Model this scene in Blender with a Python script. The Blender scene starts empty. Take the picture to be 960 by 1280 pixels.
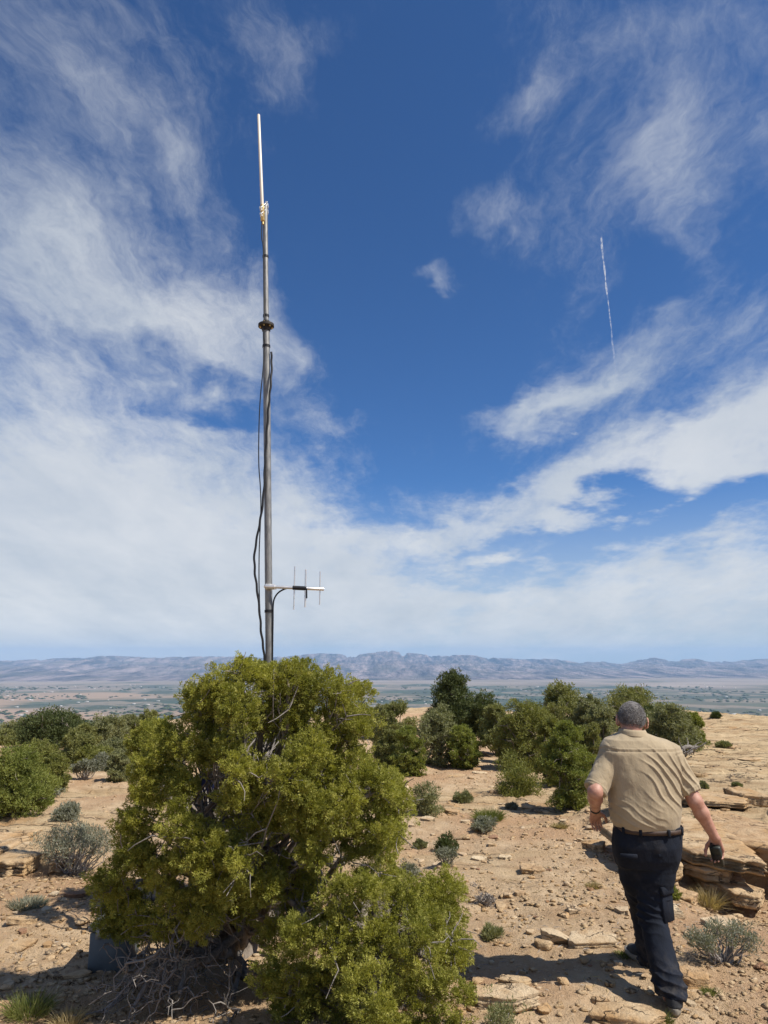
import bpy, math, random
import numpy as np
from mathutils import Vector
R = math.radians
rng = np.random.default_rng(7)
random.seed(7)
S = bpy.context.scene
C = S.collection

# ------------------------------------------------------------------ camera
CAM_Z = 1.7
FPX = 887.0                                   # focal length in pixels of a 960 x 1280 frame
PITCH = math.atan(182.0 / FPX)
CP, SP = math.cos(PITCH), math.sin(PITCH)
cam = bpy.data.cameras.new('camera')
cam.sensor_fit = 'VERTICAL'; cam.sensor_height = 36.0; cam.lens = FPX / 1280 * 36.0
cam.clip_start = 0.05; cam.clip_end = 120000
co = bpy.data.objects.new('camera', cam); C.objects.link(co)
co.location = (0, 0, CAM_Z); co.rotation_euler = (math.pi / 2 + PITCH, 0, 0)
S.camera = co
S.view_settings.view_transform = 'Standard'; S.view_settings.look = 'None'
S.view_settings.exposure = 0.30; S.view_settings.gamma = 1.0
S.cycles.use_denoising = True
S.cycles.max_bounces = 6; S.cycles.diffuse_bounces = 3; S.cycles.transmission_bounces = 3
S.cycles.transparent_max_bounces = 12; S.cycles.volume_bounces = 1
S.cycles.sample_clamp_indirect = 6


def ray(u, v):
    """unit direction of the line of sight that meets photograph point (u, v)"""
    a, b = (u - 480) / FPX, (640 - v) / FPX
    d = np.array([a, CP - b * SP, SP + b * CP])
    return d / np.linalg.norm(d)


def W(u, v, y):
    """the place on that line of sight which lies y metres ahead"""
    d = ray(u, v)
    return np.array([0, 0, CAM_Z]) + d * (y / d[1])


def pxm(y, z=0.5):
    """metres per photograph pixel at that place"""
    return (y * CP + (z - CAM_Z) * SP) / FPX


# ------------------------------------------------------------------ sun and sky
SUN_EL = R(54)
SUN_AZ = math.atan2(0.93, -0.37)              # compass bearing of the sun, clockwise from +y
sun_dir = np.array([math.sin(SUN_AZ) * math.cos(SUN_EL), math.cos(SUN_AZ) * math.cos(SUN_EL), math.sin(SUN_EL)])
sl = bpy.data.lights.new('sun', 'SUN'); sl.energy = 5.0; sl.angle = R(0.53); sl.color = (1.0, 0.95, 0.87)
so = bpy.data.objects.new('sun', sl); C.objects.link(so)
so.rotation_euler = Vector(sun_dir).to_track_quat('Z', 'Y').to_euler()


class NT:
    """small helper to write node trees as expressions"""
    def __init__(s, tree):
        s.t = tree; s.n = tree.nodes; s.l = tree.links; s.n.clear()

    def node(s, typ, **kw):
        n = s.n.new(typ)
        for k, v in kw.items():
            setattr(n, k, v)
        return n

    def put(s, sock, v):
        if v is None: return
        if isinstance(v, bpy.types.NodeSocket): s.l.new(v, sock)
        elif isinstance(v, (int, float)) and hasattr(sock.default_value, '__len__'):
            sock.default_value = (v,) * len(sock.default_value)
        elif hasattr(v, '__len__') and len(v) == 3 and sock.type == 'RGBA': sock.default_value = (*v, 1)
        else: sock.default_value = v

    def math(s, op, a, b=None, c=None, clamp=False):
        n = s.node('ShaderNodeMath', operation=op, use_clamp=clamp)
        for i, v in enumerate((a, b, c)): s.put(n.inputs[i], v)
        return n.outputs[0]

    def vec(s, op, a, b=None, out=0):
        n = s.node('ShaderNodeVectorMath', operation=op)
        s.put(n.inputs[0], a)
        if op == 'SCALE': s.put(n.inputs['Scale'], b)
        else: s.put(n.inputs[1], b)
        return n.outputs['Value' if op in ('DOT_PRODUCT', 'LENGTH') else 'Vector']

    def noise(s, co, scale, detail=4, rough=0.55, dist=0.0, color=False):
        n = s.node('ShaderNodeTexNoise'); s.put(n.inputs['Vector'], co)
        n.inputs['Scale'].default_value = scale; n.inputs['Detail'].default_value = detail
        n.inputs['Roughness'].default_value = rough; n.inputs['Distortion'].default_value = dist
        return n.outputs['Color' if color else 'Fac']

    def voro(s, co, scale, feature='F1', out='Distance', rand=1.0):
        n = s.node('ShaderNodeTexVoronoi', feature=feature); s.put(n.inputs['Vector'], co)
        n.inputs['Scale'].default_value = scale; n.inputs['Randomness'].default_value = rand
        return n.outputs[out]

    def step(s, x, a, b):
        n = s.node('ShaderNodeMapRange', interpolation_type='SMOOTHSTEP')
        s.put(n.inputs[0], x); s.put(n.inputs[1], a); s.put(n.inputs[2], b)
        return n.outputs[0]

    def lin(s, x, a, b, c=0.0, d=1.0):
        n = s.node('ShaderNodeMapRange')
        for i, v in enumerate((x, a, b, c, d)): s.put(n.inputs[i], v)
        return n.outputs[0]

    def mix(s, f, a, b, mode='MIX'):
        n = s.node('ShaderNodeMix', data_type='RGBA', blend_type=mode)
        s.put(n.inputs[0], f); s.put(n.inputs[6], a); s.put(n.inputs[7], b)
        return n.outputs[2]

    def bump(s, h, strength=0.5, dist=0.01, normal=None):
        n = s.node('ShaderNodeBump'); n.inputs['Strength'].default_value = strength
        n.inputs['Distance'].default_value = dist; s.put(n.inputs['Height'], h)
        if normal is not None: s.l.new(normal, n.inputs['Normal'])
        return n.outputs[0]


wd = bpy.data.worlds.new('World'); S.world = wd; wd.use_nodes = True
nt = NT(wd.node_tree)
sky = nt.node('ShaderNodeTexSky', sky_type='NISHITA')
sky.sun_disc = False; sky.sun_elevation = SUN_EL; sky.sun_rotation = SUN_AZ
sky.altitude = 1900; sky.air_density = 1.0; sky.dust_density = 0.6; sky.ozone_density = 2.0
tc = nt.node('ShaderNodeTexCoord').outputs['Generated']
sep = nt.node('ShaderNodeSeparateXYZ'); nt.put(sep.inputs[0], tc)
zz = nt.math('ADD', nt.math('MAXIMUM', sep.outputs[2], 0.0), 0.22)
flat = nt.vec('DIVIDE', tc, zz)                                   # the cloud deck seen in perspective
comb = nt.node('ShaderNodeCombineXYZ'); nt.put(comb.inputs[0], zz); nt.put(comb.inputs[1], zz); nt.put(comb.inputs[2], zz)
nt.put(flat.node.inputs[1], comb.outputs[0])
warp = nt.vec('SUBTRACT', nt.noise(flat, 2.2, 5, 0.6, 0.0, True), (0.5, 0.5, 0.5))
wdir = nt.vec('ADD', tc, nt.vec('SCALE', warp, 0.22))
# soft cloud banks: where (u, v), half-axes, turn, weight
BANKS = [
    (40, 640, 270, 190, 12, 1.05), (230, 680, 190, 110, 0, 0.75), (410, 700, 110, 55, -12, 0.45), (395, 560, 60, 60, 0, 0.15),
    (150, 370, 170, 80, 32, 0.52), (310, 430, 95, 55, 30, 0.5), (20, 270, 130, 80, 20, 0.40),
    (80, 90, 150, 50, 38, 0.33), (230, 215, 150, 42, 45, 0.30), (345, 90, 50, 60, 0, 0.34), (400, 20, 90, 40, 0, 0.3),
    (255, 505, 150, 17, 28, -0.55), (715, 622, 290, 44, -22, 1.05), (520, 535, 130, 75, -15, -0.6), (660, 520, 60, 20, -10, 0.55), (765, 480, 42, 14, -20, 0.55), (925, 515, 140, 58, -25, 0.75),
    (685, 500, 60, 26, -8, 0.72), (770, 440, 80, 24, -20, 0.42), (910, 395, 90, 45, -35, 0.36),
    (740, 664, 260, 22, -17, -1.0), (510, 700, 90, 14, 5, -0.45), (720, 760, 420, 62, -4, 0.95), (140, 775, 340, 60, 0, 0.8),
    (950, 690, 140, 34, -14, 0.55), (490, 330, 105, 290, -3, -0.42), (838, 230, 34, 75, -20, 0.46),
    (710, 75, 160, 60, -10, 0.34), (630, 145, 60, 24, -18, 0.30), (920, 70, 90, 120, 0, 0.34), (790, 190, 30, 40, 0, 0.2), (860, 330, 70, 35, 0, -0.15),
    (555, 338, 30, 12, -5, 0.75), (635, 270, 46, 26, 0, 0.5), (490, 545, 90, 20, -6, 0.7),
]
SMALL = [(563, 782, 17, 4.5, 0, 0.7), (872, 758, 26, 6, 0, 0.7), (928, 761, 22, 6.5, 0, 0.6), (715, 541, 26, 6, 20, 0.4)]


def banks(rows, d):
    tot = None
    for (u, v, a, b, rot, w) in rows:
        c = ray(u, v); r = R(rot)
        du = ray(u + 1, v) - c; dv = ray(u, v + 1) - c
        A = (du * math.cos(r) + dv * math.sin(r)); B = (-du * math.sin(r) + dv * math.cos(r))
        A = A / np.dot(A, A) / a; B = B / np.dot(B, B) / b
        A -= c * np.dot(A, c); B -= c * np.dot(B, c)
        p = nt.vec('DOT_PRODUCT', d, tuple(A)); q = nt.vec('DOT_PRODUCT', d, tuple(B))
        e = nt.math('MULTIPLY_ADD', p, p, nt.math('MULTIPLY', q, q))
        g = nt.math('POWER', math.exp(-0.72), e)
        g = nt.math('MULTIPLY', g, nt.math('GREATER_THAN', nt.vec('DOT_PRODUCT', d, tuple(c)), 0.1))
        tot = nt.math('MULTIPLY_ADD', g, w, 0.0 if tot is None else tot)
    return tot


cov = banks(BANKS, wdir)
back = nt.step(sep.outputs[1], 0.35, -0.4)                         # behind the camera: the same broken cloud
cov = nt.math('ADD', cov, nt.math('MULTIPLY', back, 0.45))
fine_co = nt.vec('MULTIPLY', nt.vec('ADD', flat, nt.vec('SCALE', warp, 0.22)), (1.0, 0.42, 1.0))
f1 = nt.noise(fine_co, 1.9, 3, 0.55)
f2 = nt.noise(nt.vec('MULTIPLY', fine_co, (1.0, 0.95, 1.0)), 6.0, 10, 0.68, 0.0)
f3 = nt.noise(nt.vec('MULTIPLY', fine_co, (1.0, 0.8, 1.0)), 17.0, 8, 0.72, 0.0)
f = nt.math('ADD', nt.math('MULTIPLY', nt.math('SUBTRACT', f1, 0.5), 0.75), nt.math('MULTIPLY', nt.math('SUBTRACT', f2, 0.5), 1.5))
f = nt.math('MULTIPLY_ADD', nt.math('SUBTRACT', f3, 0.5), 0.85, f)
dens = nt.step(nt.math('ADD', cov, f), -0.06, 1.30)
dens = nt.math('MULTIPLY', dens, 0.90)
sm = nt.math('ADD', banks(SMALL, nt.vec('ADD', tc, nt.vec('SCALE', warp, 0.03))), nt.math('MULTIPLY', nt.math('SUBTRACT', nt.noise(tc, 90, 4, 0.6), 0.5), 0.5))
sm = nt.math('MULTIPLY', nt.step(sm, 0.3, 0.6), 0.8)
dens = nt.math('MAXIMUM', dens, sm)
lowband = nt.math('MULTIPLY', nt.step(sep.outputs[2], 0.25, 0.0), 0.78)
shade = nt.noise(fine_co, 2.6, 5, 0.6)
cl_col = nt.mix(nt.lin(shade, 0.3, 0.7), (4.5, 4.95, 5.5), (6.3, 6.45, 6.6))
skyc = nt.mix(1.0, sky.outputs[0], (0.38, 0.65, 0.95), 'MULTIPLY')
skyc = nt.mix(lowband, skyc, (4.5, 4.95, 5.45))
colr = nt.mix(dens, skyc, cl_col)
bg = nt.node('ShaderNodeBackground'); nt.put(bg.inputs[0], colr); bg.inputs[1].default_value = 0.10
nt.l.new(bg.outputs[0], nt.node('ShaderNodeOutputWorld').inputs[0])
wd.cycles.sampling_method = 'MANUAL'; wd.cycles.sample_map_resolution = 512

# ------------------------------------------------------------------ materials


def material(name, build, **kw):
    m = bpy.data.materials.new(name); m.use_nodes = True
    t = NT(m.node_tree)
    out = t.node('ShaderNodeOutputMaterial')
    sh = build(t, out)
    if sh is not None: t.l.new(sh, out.inputs[0])
    return m


def pbsdf(t, col, rough=0.9, normal=None, spec=0.3, metal=0.0):
    p = t.node('ShaderNodeBsdfPrincipled')
    t.put(p.inputs['Base Color'], col); t.put(p.inputs['Roughness'], rough)
    p.inputs['Specular IOR Level'].default_value = spec; t.put(p.inputs['Metallic'], metal)
    if normal is not None: t.l.new(normal, p.inputs['Normal'])
    return p.outputs[0]


def pos(t):
    return t.node('ShaderNodeNewGeometry').outputs['Position']


def objco(t):
    return t.node('ShaderNodeTexCoord').outputs['Object']


def m_ground(t, out):
    p = pos(t)
    rockm = t.node('ShaderNodeAttribute', attribute_name='rock').outputs['Fac']
    big = t.noise(p, 0.55, 4, 0.6); mid = t.noise(p, 3.2, 5, 0.62); fine = t.noise(p, 26, 5, 0.7); grit = t.noise(p, 110, 3, 0.7)
    dirt = t.mix(t.lin(mid, 0.35, 0.65), (0.42, 0.28, 0.158), (0.60, 0.44, 0.27))
    dirt = t.mix(t.step(big, 0.45, 0.62), dirt, (0.45, 0.285, 0.16))
    dirt = t.mix(t.math('MULTIPLY', t.step(fine, 0.55, 0.68), 0.55), dirt, (0.60, 0.47, 0.32))
    dirt = t.mix(t.math('MULTIPLY', t.step(grit, 0.58, 0.72), 0.5), dirt, (0.55, 0.43, 0.29))
    dirt = t.mix(t.math('MULTIPLY', t.step(grit, 0.42, 0.30), 0.55), dirt, (0.16, 0.09, 0.05))
    strat = t.vec('MULTIPLY', p, (0.5, 1.0, 6.0))
    sn = t.noise(strat, 1.6, 7, 0.65, 0.4)
    rock = t.mix(t.lin(sn, 0.32, 0.66), (0.37, 0.245, 0.13), (0.60, 0.455, 0.27))
    rock = t.mix(t.step(t.noise(p, 0.9, 5, 0.6), 0.55, 0.72), rock, (0.44, 0.27, 0.13))
    rock = t.mix(t.math('MULTIPLY', t.step(t.noise(t.vec('MULTIPLY', p, (1, 2.2, 1)), 5, 7, 0.72), 0.56, 0.70), 0.55), rock, (0.22, 0.135, 0.075))
    edge = t.voro(t.vec('ADD', t.vec('MULTIPLY', p, (0.30, 1.15, 1.0)), t.vec('SCALE', t.noise(p, 1.6, 4, 0.6, 0, True), 0.6)), 1.3, 'DISTANCE_TO_EDGE')
    crack = t.math('MULTIPLY', t.step(edge, 0.026, 0.004), t.step(t.noise(p, 0.8, 2), 0.36, 0.52))
    rock = t.mix(t.math('MULTIPLY', crack, 0.8), rock, (0.10, 0.065, 0.04))
    col = t.mix(rockm, dirt, rock)
    h = t.math('ADD', t.math('MULTIPLY', fine, 0.6), t.math('MULTIPLY', grit, 0.35))
    h = t.math('SUBTRACT', t.math('ADD', h, t.math('MULTIPLY', sn, 0.8)), t.math('MULTIPLY', t.math('MULTIPLY', crack, rockm), 1.5))
    return pbsdf(t, col, 0.95, t.bump(h, 1.0, 0.05), 0.15)


def m_rock(base, alt, dark):
    def f(t, out):
        p = pos(t)
        g = t.node('ShaderNodeObjectInfo').outputs['Random']
        p = t.vec('ADD', p, t.vec('SCALE', (3.1, 7.7, 5.3), t.math('MULTIPLY', g, 9.0)))
        n = t.noise(t.vec('MULTIPLY', p, (1, 1, 2.5)), 5, 6, 0.65); fine = t.noise(p, 45, 5, 0.7)
        c = t.mix(t.lin(n, 0.33, 0.66), base, alt)
        c = t.mix(t.math('MULTIPLY', t.step(t.noise(t.vec('MULTIPLY', p, (1, 1, 2.2)), 6, 8, 0.75), 0.52, 0.66), 0.75), c, dark)
        c = t.mix(t.lin(g, 0, 1, 0.0, 0.3), c, (0.38, 0.21, 0.11))
        c = t.mix(t.math('MULTIPLY', t.step(t.noise(p, 2.2, 5, 0.65), 0.50, 0.66), 0.6), c, (0.44, 0.255, 0.105))
        ed = t.voro(t.vec('ADD', t.vec('MULTIPLY', p, (1.6, 1.6, 3.4)), t.vec('SCALE', t.noise(p, 4, 4, 0.6, 0, True), 0.7)), 2.2, 'DISTANCE_TO_EDGE')
        ck = t.math('MULTIPLY', t.step(ed, 0.035, 0.006), t.step(t.noise(p, 3.0, 2), 0.44, 0.58))
        c = t.mix(t.math('MULTIPLY', ck, 0.75), c, (0.07, 0.045, 0.03))
        c = t.mix(t.math('MULTIPLY', t.step(fine, 0.6, 0.75), 0.35), c, (0.62, 0.52, 0.38))
        return pbsdf(t, c, 0.95, t.bump(t.math('SUBTRACT', t.math('ADD', fine, n), ck), 0.9, 0.025), 0.15)
    return f


def m_leaf(ca, cb, cc, sc=5.0, trans=0.35, gain=1.0):
    def f(t, out):
        p = pos(t)
        n = t.noise(p, sc, 3, 0.6); n2 = t.noise(p, sc * 9, 2, 0.6)
        c = t.mix(t.lin(n, 0.35, 0.65), ca, cb)
        c = t.mix(t.math('MULTIPLY', t.step(n2, 0.5, 0.68), 0.6), c, cc)
        d = pbsdf(t, c, 0.65, None, 0.25)
        tr = t.node('ShaderNodeBsdfTranslucent'); t.put(tr.inputs[0], t.mix(1.0, c, (1.15, 1.18, 0.55), 'MULTIPLY'))
        mx = t.node('ShaderNodeMixShader'); mx.inputs[0].default_value = trans
        t.l.new(d, mx.inputs[1]); t.l.new(tr.outputs[0], mx.inputs[2])
        return mx.outputs[0]
    return f


def m_bark(ca, cb):
    def f(t, out):
        p = pos(t)
        n = t.noise(t.vec('MULTIPLY', p, (3, 3, 1)), 14, 6, 0.7)
        return pbsdf(t, t.mix(t.lin(n, 0.3, 0.7), ca, cb), 0.9, t.bump(n, 0.6, 0.01), 0.15)
    return f


def m_plain(col, rough=0.6, metal=0.0, var=0.25, sc=20, bump=0.0, spec=0.4, stretch=(1, 1, 1)):
    def f(t, out):
        p = objco(t)
        n = t.noise(t.vec('MULTIPLY', p, stretch), sc, 5, 0.65)
        c = t.mix(t.lin(n, 0.3, 0.7), tuple(x * (1 - var) for x in col), tuple(min(1, x * (1 + var)) for x in col))
        return pbsdf(t, c, t.lin(n, 0.3, 0.7, max(0.05, rough - 0.1), min(1, rough + 0.1)), t.bump(n, bump, 0.004) if bump else None, spec, metal)
    return f


def m_cloth(col, var=0.12, weave=900, bump=0.25, sheen=0.12, dust=0.0):
    def f(t, out):
        p = objco(t)
        n = t.noise(p, 7, 4, 0.6); w = t.noise(p, weave, 2, 0.5); cr = t.noise(t.vec('MULTIPLY', p, (1.4, 1, 0.8)), 24, 4, 0.6, 0.6)
        c = t.mix(t.lin(n, 0.3, 0.7), tuple(x * (1 - var) for x in col), tuple(x * (1 + var) for x in col))
        if dust:                                                     # pale dirt caught on the cuffs and rubbed on the knees
            sx = t.node('ShaderNodeSeparateXYZ'); t.put(sx.inputs[0], p)
            low = t.math('MULTIPLY', t.step(sx.outputs[2], 0.34, 0.05), t.step(t.noise(p, 16, 5, 0.7), 0.42, 0.68))
            rub = t.math('MULTIPLY', t.step(t.noise(p, 6, 5, 0.7), 0.52, 0.70), 0.35)
            c = t.mix(t.math('MULTIPLY', t.math('MAXIMUM', low, rub), dust), c, (0.11, 0.095, 0.08))
        nrm = t.bump(cr, 0.35, 0.012, t.bump(w, bump, 0.001))
        p_ = t.node('ShaderNodeBsdfPrincipled'); t.put(p_.inputs['Base Color'], c); p_.inputs['Roughness'].default_value = 0.88
        p_.inputs['Specular IOR Level'].default_value = 0.2; p_.inputs['Sheen Weight'].default_value = sheen
        t.l.new(nrm, p_.inputs['Normal'])
        return p_.outputs[0]
    return f


def m_skin(t, out):
    p = objco(t)
    n = t.noise(p, 22, 4, 0.6); n2 = t.noise(p, 130, 3, 0.7)
    c = t.mix(t.lin(n, 0.3, 0.7), (0.36, 0.165, 0.11), (0.52, 0.29, 0.205))
    c = t.mix(t.math('MULTIPLY', t.step(n2, 0.55, 0.7), 0.3), c, (0.34, 0.14, 0.095))
    p_ = t.node('ShaderNodeBsdfPrincipled'); t.put(p_.inputs['Base Color'], c); p_.inputs['Roughness'].default_value = 0.55
    p_.inputs['Subsurface Weight'].default_value = 0.0
    t.l.new(t.bump(n2, 0.25, 0.002), p_.inputs['Normal'])
    return p_.outputs[0]


def m_valley(t, out):
    p = pos(t)
    sx = t.node('ShaderNodeSeparateXYZ'); t.put(sx.inputs[0], p)
    km = t.vec('SCALE', p, 0.001)
    far = t.step(t.math('ADD', sx.outputs[1], t.lin(t.noise(km, 0.35, 4), 0.3, 0.7, -3500, 3500)), 10500, 13000)
    cell = t.voro(t.vec('MULTIPLY', km, (1.6, 1.2, 1)), 1.6, 'F1', 'Color', 0.8)
    sc = t.node('ShaderNodeSeparateColor'); t.put(sc.inputs[0], cell)
    farm = t.mix(t.step(sc.outputs[0], 0.35, 0.6), (0.066, 0.076, 0.044), (0.20, 0.165, 0.118))
    farm = t.mix(t.step(sc.outputs[1], 0.72, 0.8), farm, (0.066, 0.086, 0.048))
    tr = t.noise(km, 2.2, 6, 0.7)
    farm = t.mix(t.math('MULTIPLY', t.step(tr, 0.50, 0.60), 0.85), farm, (0.040, 0.058, 0.032))
    spk = t.noise(km, 14, 3, 0.7)
    farm = t.mix(t.step(spk, 0.67, 0.74), farm, (0.34, 0.31, 0.27))
    des = t.mix(t.lin(t.noise(t.vec('MULTIPLY', km, (0.4, 1.0, 1)), 1.2, 6, 0.65), 0.32, 0.68), (0.19, 0.15, 0.115), (0.33, 0.265, 0.21))
    bare = t.step(t.noise(km, 0.42, 3, 0.5), 0.48, 0.58)
    west = t.step(sx.outputs[0], 600, -1500)
    farm = t.mix(t.math('MULTIPLY', bare, t.math('MULTIPLY_ADD', west, 0.75, 0.15)), farm, (0.34, 0.235, 0.155))
    col = t.mix(far, farm, des)
    return pbsdf(t, col, 0.95, None, 0.1)


def m_mountain(t, out):
    p = pos(t)
    sx = t.node('ShaderNodeSeparateXYZ'); t.put(sx.inputs[0], p)
    km = t.vec('SCALE', p, 0.001)
    n = t.noise(t.vec('MULTIPLY', km, (1.7, 0.28, 1.6)), 1.5, 8, 0.7)
    c = t.mix(t.lin(n, 0.38, 0.62), (0.033, 0.028, 0.042), (0.42, 0.325, 0.295))  # downslope streaks: light and shade of the slope facets put into the rock colour
    band = t.noise(t.vec('MULTIPLY', km, (0.12, 0.12, 10.0)), 2.4, 4, 0.6)
    c = t.mix(t.math('MULTIPLY', t.step(band, 0.48, 0.6), 0.55), c, (0.115, 0.105, 0.085))
    pt = t.noise(km, 0.5, 3)
    c = t.mix(t.math('MULTIPLY', t.step(pt, 0.52, 0.62), 0.5), c, (0.085, 0.085, 0.062))
    h = t.noise(t.vec('MULTIPLY', km, (1.6, 0.8, 1)), 2.0, 8, 0.7)
    return pbsdf(t, c, 0.95, t.bump(h, 1.0, 260.0), 0.1)


def m_haze(t, out):
    v = t.node('ShaderNodeVolumePrincipled')
    v.inputs['Color'].default_value = (0.42, 0.67, 1.0, 1); v.inputs['Density'].default_value = HAZE
    v.inputs['Anisotropy'].default_value = 0.0
    t.l.new(v.outputs[0], out.inputs['Volume'])


def m_contrail(t, out):
    p = objco(t)
    n = t.noise(t.vec('MULTIPLY', p, (1, 1, 1)), 0.006, 5, 0.7)
    d = t.node('ShaderNodeBsdfDiffuse'); d.inputs[0].default_value = (0.9, 0.9, 0.9, 1)
    tl = t.node('ShaderNodeBsdfTranslucent'); tl.inputs[0].default_value = (0.9, 0.9, 0.9, 1)
    m0 = t.node('ShaderNodeMixShader'); t.l.new(d.outputs[0], m0.inputs[1]); t.l.new(tl.outputs[0], m0.inputs[2])
    tr = t.node('ShaderNodeBsdfTransparent')
    mx = t.node('ShaderNodeMixShader')
    fade = t.node('ShaderNodeAttribute', attribute_name='fade').outputs['Fac']
    t.put(mx.inputs[0], t.math('MULTIPLY', fade, t.lin(n, 0.42, 0.60, 0.08, 0.85)))
    t.l.new(tr.outputs[0], mx.inputs[1]); t.l.new(m0.outputs[0], mx.inputs[2])
    return mx.outputs[0]


HAZE = 2.9e-5
M = {}
M['ground'] = material('sandy_ground', m_ground)
M['rock'] = material('buff_sandstone', m_rock((0.42, 0.275, 0.14), (0.60, 0.455, 0.28), (0.22, 0.135, 0.075)))
M['pale_rock'] = material('pale_sandstone', m_rock((0.55, 0.42, 0.265), (0.66, 0.53, 0.35), (0.39, 0.265, 0.15)))
M['red_rock'] = material('rusty_sandstone', m_rock((0.24, 0.13, 0.075), (0.34, 0.20, 0.12), (0.13, 0.075, 0.05)))
M['juniper'] = material('juniper_foliage', m_leaf((0.180, 0.188, 0.034), (0.355, 0.345, 0.064), (0.63, 0.58, 0.18), 2.6, 0.38))
M['leaf_dark'] = material('dark_foliage', m_leaf((0.062, 0.080, 0.027), (0.096, 0.115, 0.038), (0.14, 0.155, 0.06), 2.0, 0.25))
M['leaf_olive'] = material('olive_foliage', m_leaf((0.165, 0.172, 0.058), (0.24, 0.238, 0.08), (0.32, 0.30, 0.125), 2.0, 0.3))
M['leaf_grey'] = material('grey_green_foliage', m_leaf((0.175, 0.182, 0.085), (0.25, 0.25, 0.115), (0.33, 0.315, 0.17), 2.0, 0.28))
M['leaf_bright'] = material('bright_foliage', m_leaf((0.16, 0.185, 0.042), (0.235, 0.25, 0.058), (0.31, 0.305, 0.095), 2.0, 0.35))
M['leaf_yellow'] = material('yellow_green_foliage', m_leaf((0.165, 0.175, 0.045), (0.225, 0.225, 0.06), (0.30, 0.28, 0.10), 2.0, 0.35))
M['sage'] = material('sage_foliage', m_leaf((0.18, 0.185, 0.13), (0.25, 0.25, 0.185), (0.33, 0.32, 0.25), 9.0, 0.25))
M['grass'] = material('green_grass', m_leaf((0.12, 0.15, 0.035), (0.19, 0.20, 0.055), (0.30, 0.26, 0.11), 9.0, 0.35))
M['straw'] = material('dry_grass', m_leaf((0.33, 0.25, 0.12), (0.42, 0.33, 0.18), (0.48, 0.40, 0.25), 9.0, 0.3))
M['bark'] = material('grey_juniper_bark', m_bark((0.115, 0.09, 0.07), (0.31, 0.265, 0.22)))
M['deadwood'] = material('weathered_deadwood', m_bark((0.115, 0.10, 0.085), (0.32, 0.285, 0.25)))
M['twig'] = material('grey_twig', m_bark((0.22, 0.195, 0.175), (0.38, 0.345, 0.31)))
M['valley'] = material('valley_land', m_valley)
M['mountain'] = material('mountain_rock', m_mountain)
M['galv'] = material('galvanised_steel', m_plain((0.25, 0.245, 0.23), 0.5, 0.5, 0.38, 14, 0.15, 0.5, (3, 3, 0.6)))
M['alu'] = material('bright_aluminium', m_plain((0.80, 0.78, 0.74), 0.32, 0.7, 0.06, 14))
M['fibre'] = material('cream_fibreglass', m_plain((0.74, 0.675, 0.56), 0.4, 0.0, 0.05, 9))
M['brass'] = material('brass_fitting', m_plain((0.60, 0.43, 0.18), 0.4, 0.6, 0.15, 30))
M['rust'] = material('rusty_steel', m_plain((0.032, 0.027, 0.024), 0.7, 0.2, 0.4, 30, 0.3))
M['black'] = material('black_rubber', m_plain((0.012, 0.012, 0.013), 0.5, 0.0, 0.2, 30))
M['khaki'] = material('khaki_shirt_cloth', m_cloth((0.365, 0.288, 0.185)))
M['navy'] = material('dark_navy_cloth', m_cloth((0.0095, 0.0125, 0.0205), 0.4, 700, 0.3, 0.0, 0.45))
M['leather'] = material('brown_leather', m_plain((0.055, 0.032, 0.021), 0.55, 0.0, 0.3, 40, 0.2))
M['skin'] = material('sun_reddened_skin', m_skin)
M['hair'] = material('grey_hair', m_plain((0.17, 0.155, 0.145), 0.6, 0.0, 0.45, 30))
M['hair_white'] = material('white_hair', m_plain((0.27, 0.255, 0.24), 0.6, 0.0, 0.2, 60))
M['shoe'] = material('dark_shoe_mesh', m_plain((0.035, 0.035, 0.036), 0.8, 0.0, 0.4, 90, 0.3))
M['sole'] = material('tan_grey_sole', m_plain((0.24, 0.21, 0.165), 0.8, 0.0, 0.2, 60, 0.2))
M['eye'] = material('eye_white', m_plain((0.7, 0.68, 0.64), 0.2, 0.0, 0.05, 10))
M['device'] = material('dark_green_plastic', m_plain((0.016, 0.020, 0.015), 0.45, 0.0, 0.2, 40))
M['greybox'] = material('blue_grey_paint', m_plain((0.10, 0.12, 0.13), 0.6, 0.0, 0.15, 12, 0.1))
M['bluebox'] = material('dark_blue_plastic', m_plain((0.012, 0.022, 0.11), 0.4, 0.0, 0.2, 12))
M['contrail'] = material('ice_vapour', m_contrail)
M['housewhite'] = material('pale_building', m_plain((0.62, 0.58, 0.52), 0.8))

# ------------------------------------------------------------------ numpy noise and mesh helpers
_perm = np.random.default_rng(3).permutation(65536).astype(np.int64)
_val = np.random.default_rng(4).random(65536)


def vnoise(x, y, z=None):
    """smooth value noise, -1..1"""
    if z is None: z = np.zeros_like(x)
    xi, yi, zi = np.floor(x).astype(np.int64), np.floor(y).astype(np.int64), np.floor(z).astype(np.int64)
    xf, yf, zf = x - xi, y - yi, z - zi
    u, v, w = (t * t * t * (t * (t * 6 - 15) + 10) for t in (xf, yf, zf))

    def h(a, b, c):
        return _val[_perm[(_perm[(_perm[a & 65535] + b) & 65535] + c) & 65535]]
    def lerp(a, b, t): return a + (b - a) * t
    r = lerp(lerp(lerp(h(xi, yi, zi), h(xi + 1, yi, zi), u), lerp(h(xi, yi + 1, zi), h(xi + 1, yi + 1, zi), u), v),
             lerp(lerp(h(xi, yi, zi + 1), h(xi + 1, yi, zi + 1), u), lerp(h(xi, yi + 1, zi + 1), h(xi + 1, yi + 1, zi + 1), u), v), w)
    return r * 2 - 1


def fbm(x, y, z=None, octs=5, gain=0.5):
    s, a = 0, 1.0
    for i in range(octs):
        s = s + a * vnoise(x * 2 ** i + 17.3 * i, y * 2 ** i + 5.1 * i, None if z is None else z * 2 ** i + 9.7 * i)
        a *= gain
    return s


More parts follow.
